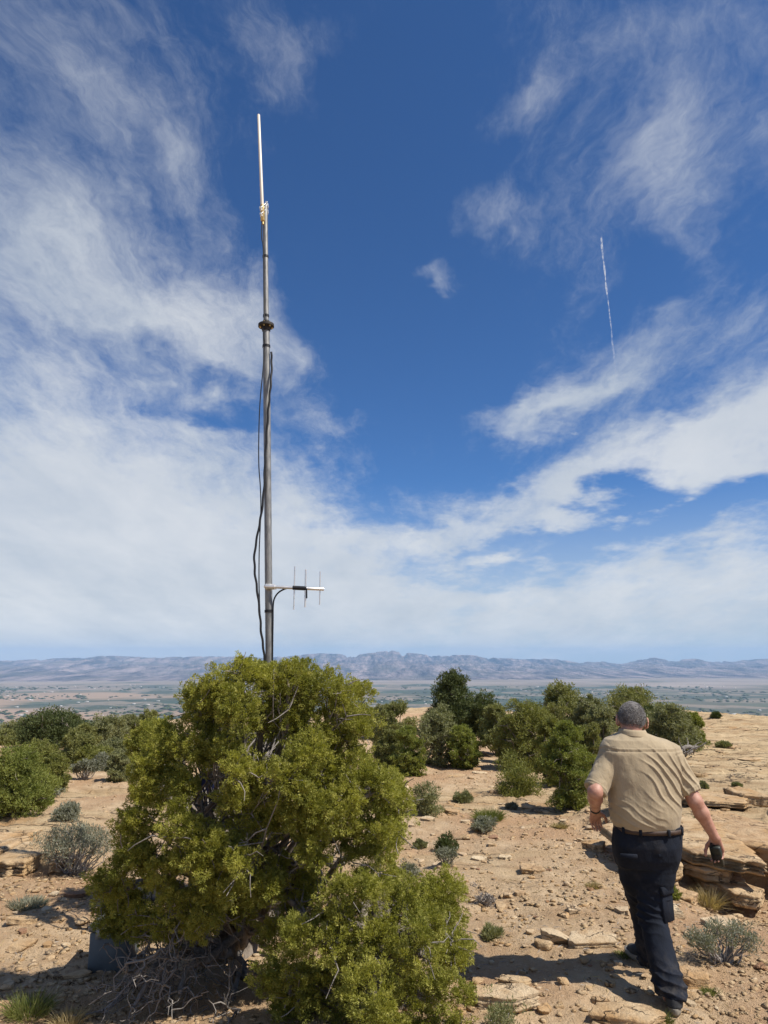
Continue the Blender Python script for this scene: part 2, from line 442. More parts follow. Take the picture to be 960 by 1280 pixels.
def ss(x, a, b):
    t = np.clip((x - a) / (b - a), 0, 1)
    return t * t * (3 - 2 * t)


def mesh_np(name, verts, faces, mat=None, smooth=False):
    """faces: an (n, 3) or (n, 4) int array, or a list of such arrays"""
    me = bpy.data.meshes.new(name)
    fl = faces if isinstance(faces, list) else [faces]
    fl = [np.asarray(f, dtype=np.int32) for f in fl if len(f)]
    verts = np.asarray(verts, dtype=np.float32)
    me.vertices.add(len(verts)); me.vertices.foreach_set('co', verts.ravel())
    loops = np.concatenate([f.ravel() for f in fl]); sizes = np.concatenate([np.full(len(f), f.shape[1], np.int32) for f in fl])
    starts = np.concatenate([[0], np.cumsum(sizes)[:-1]]).astype(np.int32)
    me.loops.add(len(loops)); me.loops.foreach_set('vertex_index', loops)
    me.polygons.add(len(sizes)); me.polygons.foreach_set('loop_start', starts); me.polygons.foreach_set('loop_total', sizes)
    me.update(calc_edges=True)
    if smooth: me.polygons.foreach_set('use_smooth', np.ones(len(sizes), bool))
    if mat is not None: me.materials.append(mat)
    return me


def obj(name, me, parent=None, loc=None):
    o = bpy.data.objects.new(name, me); C.objects.link(o)
    if parent is not None: o.parent = parent
    if loc is not None: o.location = [float(c) for c in loc]
    return o


def tag(o, label=None, cat=None, group=None, kind=None):
    if label: o['label'] = label
    if cat: o['category'] = cat
    if group: o['group'] = group
    if kind: o['kind'] = kind
    return o


def thing(name, label, cat, loc=(0, 0, 0), group=None):
    return tag(obj(name, None, None, loc), label, cat, group)


class Geo:
    """collects pieces of one mesh"""
    def __init__(s): s.v = []; s.f3 = []; s.f4 = []; s.n = 0

    def add(s, v, f):
        v = np.asarray(v, float); f = np.asarray(f, int)
        if len(f): (s.f3 if f.shape[1] == 3 else s.f4).append(f + s.n)
        s.v.append(v); s.n += len(v); return s

    def build(s, name, mat, parent=None, smooth=False, off=None):
        v = np.concatenate(s.v)
        if off is not None: v = v - np.asarray(off)
        fs = []
        if s.f3: fs.append(np.concatenate(s.f3))
        if s.f4: fs.append(np.concatenate(s.f4))
        return obj(name, mesh_np(name, v, fs, mat, smooth), parent)

    def tube(s, pts, rad, seg=8, cap=True):
        pts = np.asarray(pts, float); n = len(pts)
        rad = np.broadcast_to(np.asarray(rad, float), (n,))
        tan = np.gradient(pts, axis=0); tan /= np.linalg.norm(tan, axis=1, keepdims=True) + 1e-9
        ref = np.array([0, 0, 1.0]) if abs(tan[0][2]) < 0.9 else np.array([0, 1.0, 0])
        a = np.cross(tan[0], ref); a /= np.linalg.norm(a)
        A = []
        for i in range(n):
            a = a - tan[i] * np.dot(a, tan[i]); a /= np.linalg.norm(a) + 1e-9
            A.append(a)
        A = np.array(A); B = np.cross(tan, A)
        th = np.linspace(0, 2 * np.pi, seg, endpoint=False)
        v = pts[:, None] + rad[:, None, None] * (np.cos(th)[None, :, None] * A[:, None] + np.sin(th)[None, :, None] * B[:, None])
        v = v.reshape(-1, 3)
        i, j = np.meshgrid(np.arange(n - 1), np.arange(seg), indexing='ij')
        q = np.stack([i * seg + j, i * seg + (j + 1) % seg, (i + 1) * seg + (j + 1) % seg, (i + 1) * seg + j], -1).reshape(-1, 4)
        s.add(v, q)
        if cap:
            for base, c, flip in ((0, pts[0], True), ((n - 1) * seg, pts[-1], False)):
                ring = v[base:base + seg]
                vv = np.vstack([ring, c[None]])
                k = np.arange(seg); t = np.stack([k, (k + 1) % seg, np.full(seg, seg)], -1)
                s.add(vv, t[:, ::-1] if flip else t)
        return s

    def box(s, lo, hi, bev=0.0, M3=None, c=(0, 0, 0)):
        lo, hi = np.array(lo, float), np.array(hi, float)
        m = (lo + hi) / 2; h = (hi - lo) / 2; b = min(bev, *(h * 0.49)) if bev else 0
        if b:
            vs = []
            for sx in (-1, 1):
                for sy in (-1, 1):
                    for sz in (-1, 1):
                        for ax in range(3):
                            k = np.array([sx, sy, sz]) * (h - b); k[ax] = (sx, sy, sz)[ax] * h[ax]; vs.append(k)
            v = np.array(vs); import bmesh
            bm = bmesh.new()
            bv = [bm.verts.new(p) for p in v]
            bmesh.ops.convex_hull(bm, input=bv); bm.verts.index_update()
            v = np.array([p.co[:] for p in bm.verts]); f = np.array([[q.index for q in fc.verts] for fc in bm.faces if len(fc.verts) == 3])
            bm.free()
        else:
            v = np.array([[x, y, z] for x in (-1, 1) for y in (-1, 1) for z in (-1, 1)]) * h
            f = np.array([[0, 1, 3, 2], [4, 6, 7, 5], [0, 4, 5, 1], [2, 3, 7, 6], [0, 2, 6, 4], [1, 5, 7, 3]])
        v = v + m
        if M3 is not None: v = v @ np.asarray(M3).T
        return s.add(v + np.asarray(c), f)


def blades(p, d, ln, wd, bend=0.0, r=None, tri=False):
    """thin pointed leaves: one bent kite each"""
    r = r or rng
    n = len(p)
    d = d / (np.linalg.norm(d, axis=1, keepdims=True) + 1e-9)
    q = r.normal(size=(n, 3)); sd = np.cross(d, q); sd /= np.linalg.norm(sd, axis=1, keepdims=True) + 1e-9
    ln = np.broadcast_to(ln, (n,))[:, None]; wd = np.broadcast_to(wd, (n,))[:, None]
    if tri:
        v = np.stack([p - sd * wd * 0.5, p + sd * wd * 0.5, p + d * ln], 1).reshape(-1, 3)
        return v, np.arange(n * 3).reshape(-1, 3)
    mid = p + d * ln * 0.45
    tip = p + d * ln + np.array([0, 0, -1.0]) * bend * ln
    v = np.stack([p, mid + sd * wd * 0.5, tip, mid - sd * wd * 0.5], 1).reshape(-1, 3)
    k = np.arange(n)[:, None] * 4
    return v, np.concatenate([k, k + 1, k + 2, k + 3], 1)


def sphere_dirs(n, r=None):
    d = (r or rng).normal(size=(n, 3)); return d / np.linalg.norm(d, axis=1, keepdims=True)


def wobble(a, b, n, amp, r=None):
    """a crooked line from a to b"""
    r = r or rng
    t = np.linspace(0, 1, n)[:, None]
    L = np.linalg.norm(np.asarray(b) - a)
    k = np.cumsum(r.normal(size=(n, 3)), 0); k -= k[0] + (k[-1] - k[0]) * t
    return np.asarray(a) * (1 - t) + np.asarray(b) * t + k * amp * L / math.sqrt(n)

# ------------------------------------------------------------------ the lie of the land
RIM_A = np.array([-180, -90, -50, -33, -22, -10, 5, 18, 26, 31, 38, 60, 120, 180.0])
RIM_R = np.array([220, 130, 44, 27, 29, 40, 46, 38, 33, 31, 32, 60, 220, 220.0])


def land(x, y, want_rock=False):
    x = np.asarray(x, float); y = np.asarray(y, float)
    mid = np.interp(y, [-250, -5, 0, 2.5, 4.5, 7, 11, 20, 35, 60], [0.8, 0.05, 0.0, -0.1, -0.27, -0.34, -0.5, -0.76, -1.12, -1.6])
    top = np.interp(y, [-250, -5, 0, 2.5, 4.5, 7, 10, 15, 28, 45], [0.8, 0.05, 0.0, -0.1, -0.27, -0.10, -0.16, -0.27, -0.50, -0.95])
    q = x / np.maximum(np.abs(y), 1.0)
    wr = ss(q, 0.20, 0.38)
    edge = 7.45 + 0.20 * vnoise(x * 1.3, x * 0 + 4.2) + 2.2 * ss(q, 0.40, 0.26)
    st = ss(y, edge - 0.10, edge + 0.12)
    low = np.minimum(mid, -0.27 - 0.02 * (y - 4.5)) - 0.13 * ss(y, 5.7, 6.6) * ss(q, 0.37, 0.44)
    z = mid * (1 - wr) + (low * (1 - st) + top * st) * wr
    # the sandstone shelf on the near left
    ql = ss(q, -0.34, -0.42)
    el = 7.5 + 0.25 * vnoise(x * 1.6, x * 0 + 9.7)
    sl_ = ss(y, el - 0.1, el + 0.16) * ql * ss(y, 11.5, 9.5)
    z = z + 0.14 * sl_
    near = np.exp(-(np.maximum(np.hypot(x, y) - 5, 0) / 30) ** 2)
    z = z + 0.045 * fbm(x * 0.55, y * 0.55, octs=3) + near * 0.020 * fbm(x * 3.1 + 7, y * 3.1, octs=3) + near * 0.010 * np.abs(fbm(x * 9 + 2, y * 9, octs=3))
    rock = np.maximum(wr * st, sl_)
    patch = ss(fbm(x * 0.30 + 31, y * 0.42 + 12, octs=4), 0.06, 0.30) * ss(y, 6.0, 9.0) * 0.9
    rock = np.maximum(rock, patch)
    # bedding: low steps that run across the slope
    f = z * 1.0 + 0.075 * fbm(x * 0.35 + 3, y * 0.75 + 8, octs=4)
    s_ = f / 0.066; fr = s_ - np.floor(s_)
    ter = (np.floor(s_) + ss(fr, 0.74, 0.90)) * 0.066 - (f - z)
    z = z * (1 - 0.85 * rock) + ter * 0.85 * rock + rock * near * 0.008 * fbm(x * 5, y * 7 + 3, octs=3)
    r = np.hypot(x, y); th = np.degrees(np.arctan2(x, y))
    rim = np.interp(th, RIM_A, RIM_R) * (1 + 0.06 * vnoise(th * 0.3, th * 0 + 1.5))
    over = np.maximum(r - rim, 0)
    z = z - np.minimum(over * 0.35 + np.maximum(over - 5, 0) * 0.75, 452.0)
    return (z, rock) if want_rock else z


def gz(x, y): return float(land(np.array([x]), np.array([y]))[0])


def hit(u, v):
    """where the line of sight through (u, v) meets the ground"""
    d = ray(u, v); t = np.geomspace(2.0, 70, 3000)
    p = np.array([0, 0, CAM_Z]) + d * t[:, None]
    g = p[:, 2] - land(p[:, 0], p[:, 1])
    i = np.argmax(g < 0) if (g < 0).any() else len(t) - 1
    return p[i]


def make_ground():
    fr = np.linspace(-37, 37, 560)
    sd = np.concatenate([np.linspace(37, 323, 90)[1:-1]])
    th = np.radians(np.concatenate([fr, sd])); n = len(th)
    r = np.concatenate([np.geomspace(0.4, 3.2, 24), np.geomspace(3.2, 46, 400)[1:], np.geomspace(46, 900, 50)[1:]])
    rr, tt = np.meshgrid(r, th, indexing='ij')
    x, y = rr * np.sin(tt), rr * np.cos(tt)
    z, rock = land(x.ravel(), y.ravel(), True)
    v = np.stack([x.ravel(), y.ravel(), z], 1)
    i, j = np.meshgrid(np.arange(len(r) - 1), np.arange(n), indexing='ij')
    q = np.stack([i * n + j, i * n + (j + 1) % n, (i + 1) * n + (j + 1) % n, (i + 1) * n + j], -1).reshape(-1, 4)[:, ::-1]
    c0 = len(v); v = np.vstack([v, [[0, 0, gz(0, 0)]]])
    k = np.arange(n); t3 = np.stack([k, (k + 1) % n, np.full(n, c0)], -1)
    me = mesh_np('ground', v, [q, t3], M['ground'], True)
    a = me.attributes.new('rock', 'FLOAT', 'POINT'); a.data.foreach_set('value', np.append(rock, 0).astype(np.float32))
    return tag(obj('ground', me), kind='structure')


ground = make_ground()

# the valley floor and the range beyond it
VZ = -450.0
xs = np.linspace(-45000, 45000, 60); ys = np.linspace(-12000, 34000, 60)
X, Y = np.meshgrid(xs, ys, indexing='ij')
vv = np.stack([X.ravel(), Y.ravel(), np.full(X.size, VZ)], 1)
i, j = np.meshgrid(np.arange(59), np.arange(59), indexing='ij')
tag(obj('valley_floor', mesh_np('valley_floor', vv, np.stack([i * 60 + j, (i + 1) * 60 + j, (i + 1) * 60 + j + 1, i * 60 + j + 1], -1).reshape(-1, 4), M['valley'])), kind='structure')

SKY_U = np.array([-400, -150, 0, 60, 130, 190, 250, 310, 360, 400, 445, 490, 510, 545, 580, 620, 680, 735, 765, 776, 795, 815, 840, 870, 900, 960, 1100, 1400.0])
SKY_V = np.array([824, 826, 826, 823, 819.5, 821.5, 820, 821, 820, 816.5, 818, 813.5, 816, 819, 818.5, 821.5, 823.5, 825.5, 828, 829, 825, 822, 824.5, 823.5, 825.5, 823, 824, 825.0])


def make_mountains():
    a = np.radians(np.linspace(-46, 46, 1100)); y = np.concatenate([np.linspace(12500, 23000, 80), np.linspace(23000, 27500, 60)[1:], np.linspace(27500, 33000, 14)[1:]])
    A, Y = np.meshgrid(a, y, indexing='ij')
    X = np.tan(A) * Y
    u = 480 + FPX * np.tan(A) / (CP)            # near the eye level this is close enough
    vtop = np.interp(u, SKY_U, SKY_V)
    el = np.arctan((640 - vtop) / FPX) + PITCH
    crest = CAM_Z + 26500 * np.tan(el)
    kx, ky = X / 1000, Y / 1000
    gul = 1 - np.abs(fbm(kx * 0.55, ky * 0.16, octs=7, gain=0.6)) * 1.25
    gul2 = 1 - np.abs(fbm(kx * 1.6 + 40, ky * 0.35 + 7, octs=5, gain=0.55))
    t = (Y - 13800 - 2000 * vnoise(kx * 0.12, kx * 0 + 3)) / 12700
    foot = ss(t, 0.04, 0.66) * 0.50
    cliff = ss(t + 0.10 * (gul - 0.6), 0.66, 0.98) * 0.50
    sh = foot * (0.35 + 0.75 * gul2) + cliff * (0.78 + 0.22 * gul)
    jag = 14 * fbm(kx * 1.2, kx * 0 + 2, octs=4) + 9 * fbm(kx * 5, kx * 0 + 6, octs=3)
    Z = VZ - 4 + (crest + jag - VZ) * np.minimum(sh, 1.0)
    Z = np.where(Y > 27500, Z - (Y - 27500) * 0.05, Z)
    n, m = A.shape
    i, j = np.meshgrid(np.arange(n - 1), np.arange(m - 1), indexing='ij')
    q = np.stack([i * m + j, (i + 1) * m + j, (i + 1) * m + j + 1, i * m + j + 1], -1).reshape(-1, 4)
    tag(obj('mountain_range', mesh_np('mountain_range', np.stack([X.ravel(), Y.ravel(), Z.ravel()], 1), q, M['mountain'], True)), kind='structure')


make_mountains()

# trees and houses of the valley, far too many and small to tell apart
def valley_scatter():
    n = 2600
    v, f = [], []
    y = 3800 * (11500 / 3800) ** rng.random(n * 3); x = (rng.random(n * 3) - 0.5) * 1.35 * y
    keep = fbm(x / 900, y / 1400, octs=3) > 0.05
    x, y = x[keep][:n], y[keep][:n]
    g = Geo(); h = Geo()
    oc = np.array([[1, 0, 0], [0, 1, 0], [-1, 0, 0], [0, -1, 0], [0, 0, 1.3], [0, 0, -0.6]])
    of = np.array([[0, 1, 4], [1, 2, 4], [2, 3, 4], [3, 0, 4], [1, 0, 5], [2, 1, 5], [3, 2, 5], [0, 3, 5]])
    for k in range(len(x)):
        s = rng.uniform(5, 12)
        g.add(oc * np.array([s * rng.uniform(1, 5), s, s * 0.9]) + (x[k], y[k], VZ + s * 0.5), of)
    y = 4200 * (12500 / 4200) ** rng.random(420); x = (rng.random(420) - 0.5) * 1.3 * y
    keep = fbm(x / 1500 + 5, y / 1800, octs=2) > -0.1
    for a, b in zip(x[keep], y[keep]):
        s = rng.uniform(5, 13)
        g_ = rng.uniform(0.7, 2.0)
        h.box((-s * g_, -s, 0), (s * g_, s, s * 0.8), c=(a, b, VZ))
    tag(g.build('distant_trees', M['leaf_dark']), kind='stuff')
    tag(h.build('distant_houses', M['housewhite']), kind='stuff')


valley_scatter()

# the air between: one even box of pale haze, the sky outside it
hz = Geo(); hz.box((-46000, -12500, VZ - 9.0), (46000, 34500, 420))
tag(hz.build('haze', material('valley_haze', m_haze)), kind='stuff')

# a short condensation trail high up
a_ = ray(751, 296); b_ = ray(772, 485)
pa = a_ * (7600 / a_[2]); pb = b_ * (7600 / b_[2])
tt = np.linspace(0, 1, 60)[:, None]
pts = pa * (1 - tt) + pb * tt
pts += np.array([1, 0, 0]) * 9 * vnoise(tt * 22, tt * 0 + 2.0) + np.array([0, 0, 1]) * 8 * vnoise(tt * 11, tt * 0 + 7.0)
g = Geo(); g.tube(pts, 15 + 7 * vnoise(tt[:, 0] * 20, tt[:, 0] * 0 + 4), 10, False)
ct = g.build('contrail', M['contrail'], None, True)
at = ct.data.attributes.new('fade', 'FLOAT', 'POINT')
at.data.foreach_set('value', np.repeat(np.interp(tt[:, 0], [0, 0.05, 0.5, 1], [0.3, 0.6, 0.35, 0.0]), 10).astype(np.float32))
tag(ct, 'thin white vapour trail hanging in the blue sky among wispy clouds', 'contrail')

# ------------------------------------------------------------------ plants


def bunch_blades(cen, rad, per, ln, wd, up=0.35, r=None, inner=0.35, tri=False):
    """needle tufts that radiate from each bunch centre, denser at its skin"""
    r = r or rng
    n = len(cen) * per
    d = sphere_dirs(n, r); d[:, 2] = d[:, 2] * 0.85 + 0.12
    rr = np.repeat(rad, per) * (inner + (1 - inner) * r.random(n) ** 0.6)
    p = np.repeat(cen, per, 0) + d * rr[:, None]
    dd = d + np.array([0, 0, up]) + r.normal(size=(n, 3)) * 0.45
    return blades(p, dd, ln * r.uniform(0.6, 1.4, n), wd * r.uniform(0.7, 1.3, n), 0.0, r, tri)


def juniper(name, label, base, lobes, back, per, ln, wd, mat, seed, limbs_every=1, twigs=2.0, bunch=(0.038, 0.070), nb=165):
    """a near juniper: LOBES are (u, v, y, r_px) foliage masses, BACK more of them as world (x, y, z, r)"""
    r = np.random.default_rng(seed)
    root = thing(name, label, 'juniper', base)
    base = np.array(base)
    ms = []
    for (u, v, y, rp) in lobes:
        y = y + r.uniform(-0.14, 0.16); c = W(u, v, y); ms.append((c, rp * pxm(y, c[2]) * r.uniform(0.74, 1.04)))
    for (x, y, z, rad) in back: ms.append((np.array([x, y, z]), rad))
    sat = []
    for c, R_ in ms:
        for _ in range(2): sat.append((c + sphere_dirs(1, r)[0] * R_ * r.uniform(0.55, 0.85) * (1, 1, 0.9), R_ * r.uniform(0.45, 0.7)))
    PB, PD, PL = [], [], []
    for c, R_ in ms + sat:
        el = np.eye(3) + np.outer(*(sphere_dirs(1, r)[0],) * 2) * r.uniform(-0.4, 0.4)
        k = max(8, int(nb * (R_ / 0.2) ** 2))
        d = sphere_dirs(k, r); d[:, 2] = d[:, 2] * 0.9 + 0.12
        q = r.uniform(0.25, 1.0, k) ** 0.45
        PB.append(c + (d * (q * max(R_ - 0.055, 0.45 * R_))[:, None]) @ el + r.normal(size=(k, 3)) * 0.018)
        PD.append(d * 0.9 + np.array([0, 0, 0.45]) + r.normal(size=(k, 3)) * 0.5); PL.append(r.uniform(0.03, 0.075, k))
    PB, PD, PL = np.concatenate(PB), np.concatenate(PD), np.concatenate(PL)
    PD /= np.linalg.norm(PD, axis=1, keepdims=True)
    n = len(PB) * per
    t = r.random(n) ** 0.8; B_, D_, L_ = np.repeat(PB, per, 0), np.repeat(PD, per, 0), np.repeat(PL, per)
    side = sphere_dirs(n, r); side -= D_ * (side * D_).sum(1)[:, None]
    p = B_ + D_ * (L_ * t)[:, None] + side * (0.020 * (1 - t) ** 0.6 + 0.003)[:, None]
    v, f = blades(p, D_ * 0.9 + side * 0.8 + r.normal(size=(n, 3)) * 0.2, ln * r.uniform(0.6, 1.3, n), wd * r.uniform(0.7, 1.3, n), 0.0, r, True)
    obj('foliage', mesh_np('foliage', v - base, f, mat), root)
    # limbs: crooked, forking from the stool, one to each mass
    g = Geo(); tw = Geo()
    hub = base + np.array([0, 0, 0.15])
    for k in range(3):
        a = base + r.normal(size=3) * (0.10, 0.08, 0) - np.array([0, 0, 0.12])
        b = hub + r.normal(size=3) * (0.25, 0.16, 0.05) + np.array([0, 0, 0.35])
        g.tube(wobble(a, b, 7, 0.12, r), np.linspace(0.085, 0.055, 7) * r.uniform(0.8, 1.2), 9)
    for k, (c, R_) in enumerate(ms):
        if k % limbs_every: continue
        mid = hub * 0.55 + c * 0.45 + r.normal(size=3) * 0.10 + np.array([0, 0, 0.05])
        p = np.vstack([wobble(hub + r.normal(size=3) * 0.08, mid, 6, 0.16, r)[:-1], wobble(mid, c, 6, 0.16, r)])
        g.tube(p, np.linspace(0.036, 0.012, len(p)) * r.uniform(0.8, 1.3), 7)
        for q in range(int(5 * twigs)):
            e = c + sphere_dirs(1, r)[0] * R_ * r.uniform(0.3, 0.86)
            s = p[r.integers(5, len(p))]
            w = wobble(s, e, 6, 0.18, r)
            tw.tube(w, np.linspace(0.010, 0.003, 6), 5, False)
            for _ in range(2):
                s2 = w[r.integers(2, 5)]
                tw.tube(wobble(s2, s2 + sphere_dirs(1, r)[0] * r.uniform(0.08, 0.2), 4, 0.2, r), np.linspace(0.005, 0.002, 4), 4, False)
    g.build('trunk', M['bark'], root, True, base)
    tw.build('dead_twig', M['deadwood'], root, True, base)['kind'] = 'stuff'
    return root


def frontY(u, v, u0=305, v0=1000, ru=270, rv=260, yc=5.50, bulge=1.15):
    q = 1 - ((u - u0) / ru) ** 2 - ((v - v0) / rv) ** 2
    return yc - bulge * math.sqrt(max(q, 0.02))


big = [(272, 856, 34), (318, 846, 30), (360, 852, 34), (402, 862, 36), (436, 884, 34), (455, 905, 26), (252, 893, 40), (300, 893, 38), (350, 893, 40),
       (392, 905, 42), (205, 928, 38), (240, 940, 42), (275, 938, 26), (385, 945, 36), (430, 925, 30), (290, 1000, 32), (297, 965, 26), (165, 985, 38), (158, 1030, 38), (200, 985, 40), (212, 1035, 38),
       (145, 1085, 38), (128, 1132, 22), (190, 1090, 42), (240, 1068, 36), (255, 1115, 34), (205, 1130, 32), (140, 1135, 28), (165, 1150, 26), (235, 1150, 26), (118, 1112, 26), (114, 1142, 20), (150, 1165, 22), (192, 1165, 24), (400, 970, 42), (443, 962, 42),
       (478, 985, 34), (370, 1008, 38), (420, 1020, 42), (467, 1030, 38), (496, 1005, 26), (350, 1030, 26), (395, 1062, 38), (440, 1055, 30), (300, 1075, 30), (330, 1115, 26), (322, 965, 24), (335, 1000, 30), (312, 1035, 30), (280, 1110, 34), (255, 1145, 30), (300, 1140, 28), (350, 1085, 30), (470, 1062, 22), (492, 1040, 20)]
big += [(335, 850, 28), (300, 845, 24), (350, 838, 20), (385, 848, 26), (240, 870, 24), (425, 870, 26), (180, 950, 28), (150, 1060, 28), (225, 985, 28), (265, 1050, 32), (385, 1035, 30), (360, 970, 30), (130, 1155, 24), (168, 1168, 22), (205, 1165, 24), (240, 1165, 22)]
big = [(u if u > 300 else 300 + (u - 300) * (0.90 if v > 920 else 0.97), v, r) for u, v, r in big]
big = [(u, v, min(frontY(u, v), 4.85 + max(0, 1090 - v) * 0.004), r) for u, v, r in big]
jb = np.array([-1.05, 5.45, gz(-1.05, 5.45)])
bk = []
for k in range(26):
    a = rng.uniform(0, math.pi); e = rng.uniform(0.1, 1.0)
    bk.append((-1.02 + 1.15 * math.cos(a) * (1 - 0.35 * e * e), 5.65 + 0.8 * math.sin(a), 0.15 + 1.25 * e * math.sqrt(max(0.1, 1 - 0.4 * math.cos(a) ** 2)), rng.uniform(0.17, 0.25)))
juniper('juniper_tree', 'big yellow-green juniper with grey inner limbs standing under the tall antenna mast', jb, big, bk, 58, 0.0140, 0.0060, M['juniper'], 11, 2, 1.6)

lob2 = [(425, 1128, 32), (465, 1125, 32), (505, 1132, 34), (542, 1152, 32), (570, 1190, 26), (566, 1238, 30), (525, 1195, 42), (470, 1180, 42), (415, 1185, 40),
        (375, 1172, 32), (360, 1225, 38), (410, 1245, 42), (465, 1245, 42), (520, 1255, 38), (556, 1280, 32), (365, 1285, 40), (430, 1305, 42), (495, 1310, 40), (345, 1330, 36), (560, 1325, 26)]
lob2 = [(u, v, 4.55 - 0.42 * math.sqrt(max(0.05, 1 - ((u - 460) / 140) ** 2 - ((v - 1240) / 150) ** 2)), r) for u, v, r in lob2]
j2 = np.array([-0.12, 4.5, gz(-0.12, 4.5)])
bk2 = [(-0.12 + 0.5 * math.cos(a), 4.62 + 0.35 * math.sin(a), -0.05 + 0.35 * rng.random(), 0.17) for a in np.linspace(0, math.pi, 10)]
juniper('juniper_shrub', 'low rounded juniper bush leaning against the front of the big juniper', j2, lob2, bk2, 58, 0.0138, 0.0058, M['juniper'], 12, 2, 1.2)


def deadwood():
    """the heap of bare grey branches under the big juniper"""
    r = np.random.default_rng(21)
    b = hit(225, 1215)
    root = thing('dead_branch_heap', 'tangle of dead bare grey branches lying under the big juniper', 'dead branches', b)
    for (u0, v0, y0, u1, v1, y1, rad) in [(300, 1150, 5.2, 168, 1258, 4.5, 0.030), (285, 1190, 5.1, 225, 1240, 4.55, 0.034), (250, 1180, 5.1, 130, 1262, 4.55, 0.018), (300, 1190, 5.1, 300, 1262, 4.5, 0.02),
                                          (240, 1100, 4.9, 205, 1230, 4.5, 0.016), (270, 1130, 4.8, 180, 1200, 4.5, 0.015), (210, 1120, 4.9, 165, 1215, 4.6, 0.014), (320, 1130, 4.9, 345, 1010, 4.85, 0.028),
                                          (300, 1120, 5.0, 310, 935, 5.0, 0.03), (315, 1100, 4.9, 430, 1080, 4.75, 0.026), (300, 1120, 4.8, 240, 990, 4.85, 0.02)]:
        a, c = W(u0, v0, y0), W(u1, v1, y1)
        p = wobble(a, c, 12, 0.16, r)
        g = Geo(); g.tube(p, np.linspace(rad, rad * 0.35, 12), 7)
        for k in range(17):
            s = p[r.integers(2, 12)]
            e = s + (c - a) / np.linalg.norm(c - a) * r.uniform(0.0, 0.2) + sphere_dirs(1, r)[0] * r.uniform(0.1, 0.34)
            e[2] = max(e[2], gz(e[0], e[1]) + 0.01)
            w = wobble(s, e, 7, 0.2, r)
            g.tube(w, np.linspace(0.007, 0.002, 7), 5, False)
            for _ in range(2):
                s2 = w[r.integers(2, 6)]
                g.tube(wobble(s2, s2 + sphere_dirs(1, r)[0] * r.uniform(0.05, 0.18), 5, 0.25, r), np.linspace(0.004, 0.0015, 5), 4, False)
        g.build('branch', M['deadwood'], root, True, b)


deadwood()


def tree(label, u, vt, vb, w, y, mat, group='trees on the mesa behind the dirt slope', shape='round', dens=1.0, seed=0, name='juniper_tree', cat='tree', trunk_show=0.0):
    """a farther tree set by the photograph's extents: centre u, top vt, foot vb, width w, distance y"""
    r = np.random.default_rng(seed + 100)
    x = W(u, vb, y)[0]
    z0 = gz(x, y)
    top = W(u, vt, y)[2]; H = max(top - z0, 0.25); Wd = w * pxm(y, z0) * 1.38
    b = np.array([x, y, z0])
    root = thing(name, label, cat, b, group)
    n = int(40 * dens)
    ms = []
    for k in range(n):
        t = r.random()
        if shape == 'cone': prof = (1 - t) ** 0.75 * 1.0 + 0.06
        elif shape == 'upright': prof = 0.75 + 0.25 * math.sin(math.pi * min(1, t + 0.1)) if t < 0.75 else 0.8 * (1 - t) / 0.25 + 0.15
        elif shape == 'dome': prof = math.sqrt(max(0.05, 1 - t * t))
        else: prof = max(0.35, math.sqrt(max(0.0, 1 - (t * 1.12 - 0.30) ** 2 / 0.70)))
        a = r.uniform(0, 2 * math.pi); q = math.sqrt(r.random()) * 0.95
        rad = Wd * 0.5 * r.uniform(0.22, 0.38)
        ms.append((np.array([math.cos(a) * q * prof * max(Wd * 0.5 - rad, 0.02), math.sin(a) * q * prof * max(Wd * 0.5 - rad, 0.02), 0.03 * H + trunk_show * H + t * (H * (0.97 - trunk_show) - rad * 0.8)]), rad))
    cen, rad = [], []
    for c, q in ms:
        k = 11
        d = sphere_dirs(k, r); cen.append(c + d * q * r.uniform(0.5, 1.1, k)[:, None] * (1, 1, 0.85)); rad.append(q * r.uniform(0.24, 0.42, k))
    cen, rad = np.concatenate(cen), np.concatenate(rad)
    cen[:, 2] = np.maximum(cen[:, 2], rad * 0.7)
    px = pxm(y, z0)
    per = 52
    ln, wd_ = max(0.035, px * 2.5), max(0.010, px * 0.95)
    v, f = bunch_blades(cen, rad, per, ln, wd_ * 1.25, 0.35, r, 0.3, True)
    obj('crown', mesh_np('crown', v, f, mat), root)
    g = Geo()
    tr = max(0.035, Wd * 0.045)
    stem = wobble(np.array([0, 0, -0.15]), np.array([r.normal() * 0.06 * Wd, r.normal() * 0.06 * Wd, H * 0.6]), 7, 0.07, r)
    g.tube(stem, np.linspace(tr, tr * 0.4, 7), 8)
    for c, q in ms[::2]:
        s = stem[r.integers(1, 5)]
        g.tube(wobble(s, c, 6, 0.13, r), np.linspace(tr * 0.38, tr * 0.12, 6), 5)
        for _ in range(2):
            e = c + sphere_dirs(1, r)[0] * q * 1.05
            g.tube(wobble(c, e, 4, 0.15, r), np.linspace(tr * 0.14, tr * 0.05, 4), 4, False)
    g.build('trunk', M['bark'], root, True)
    return root


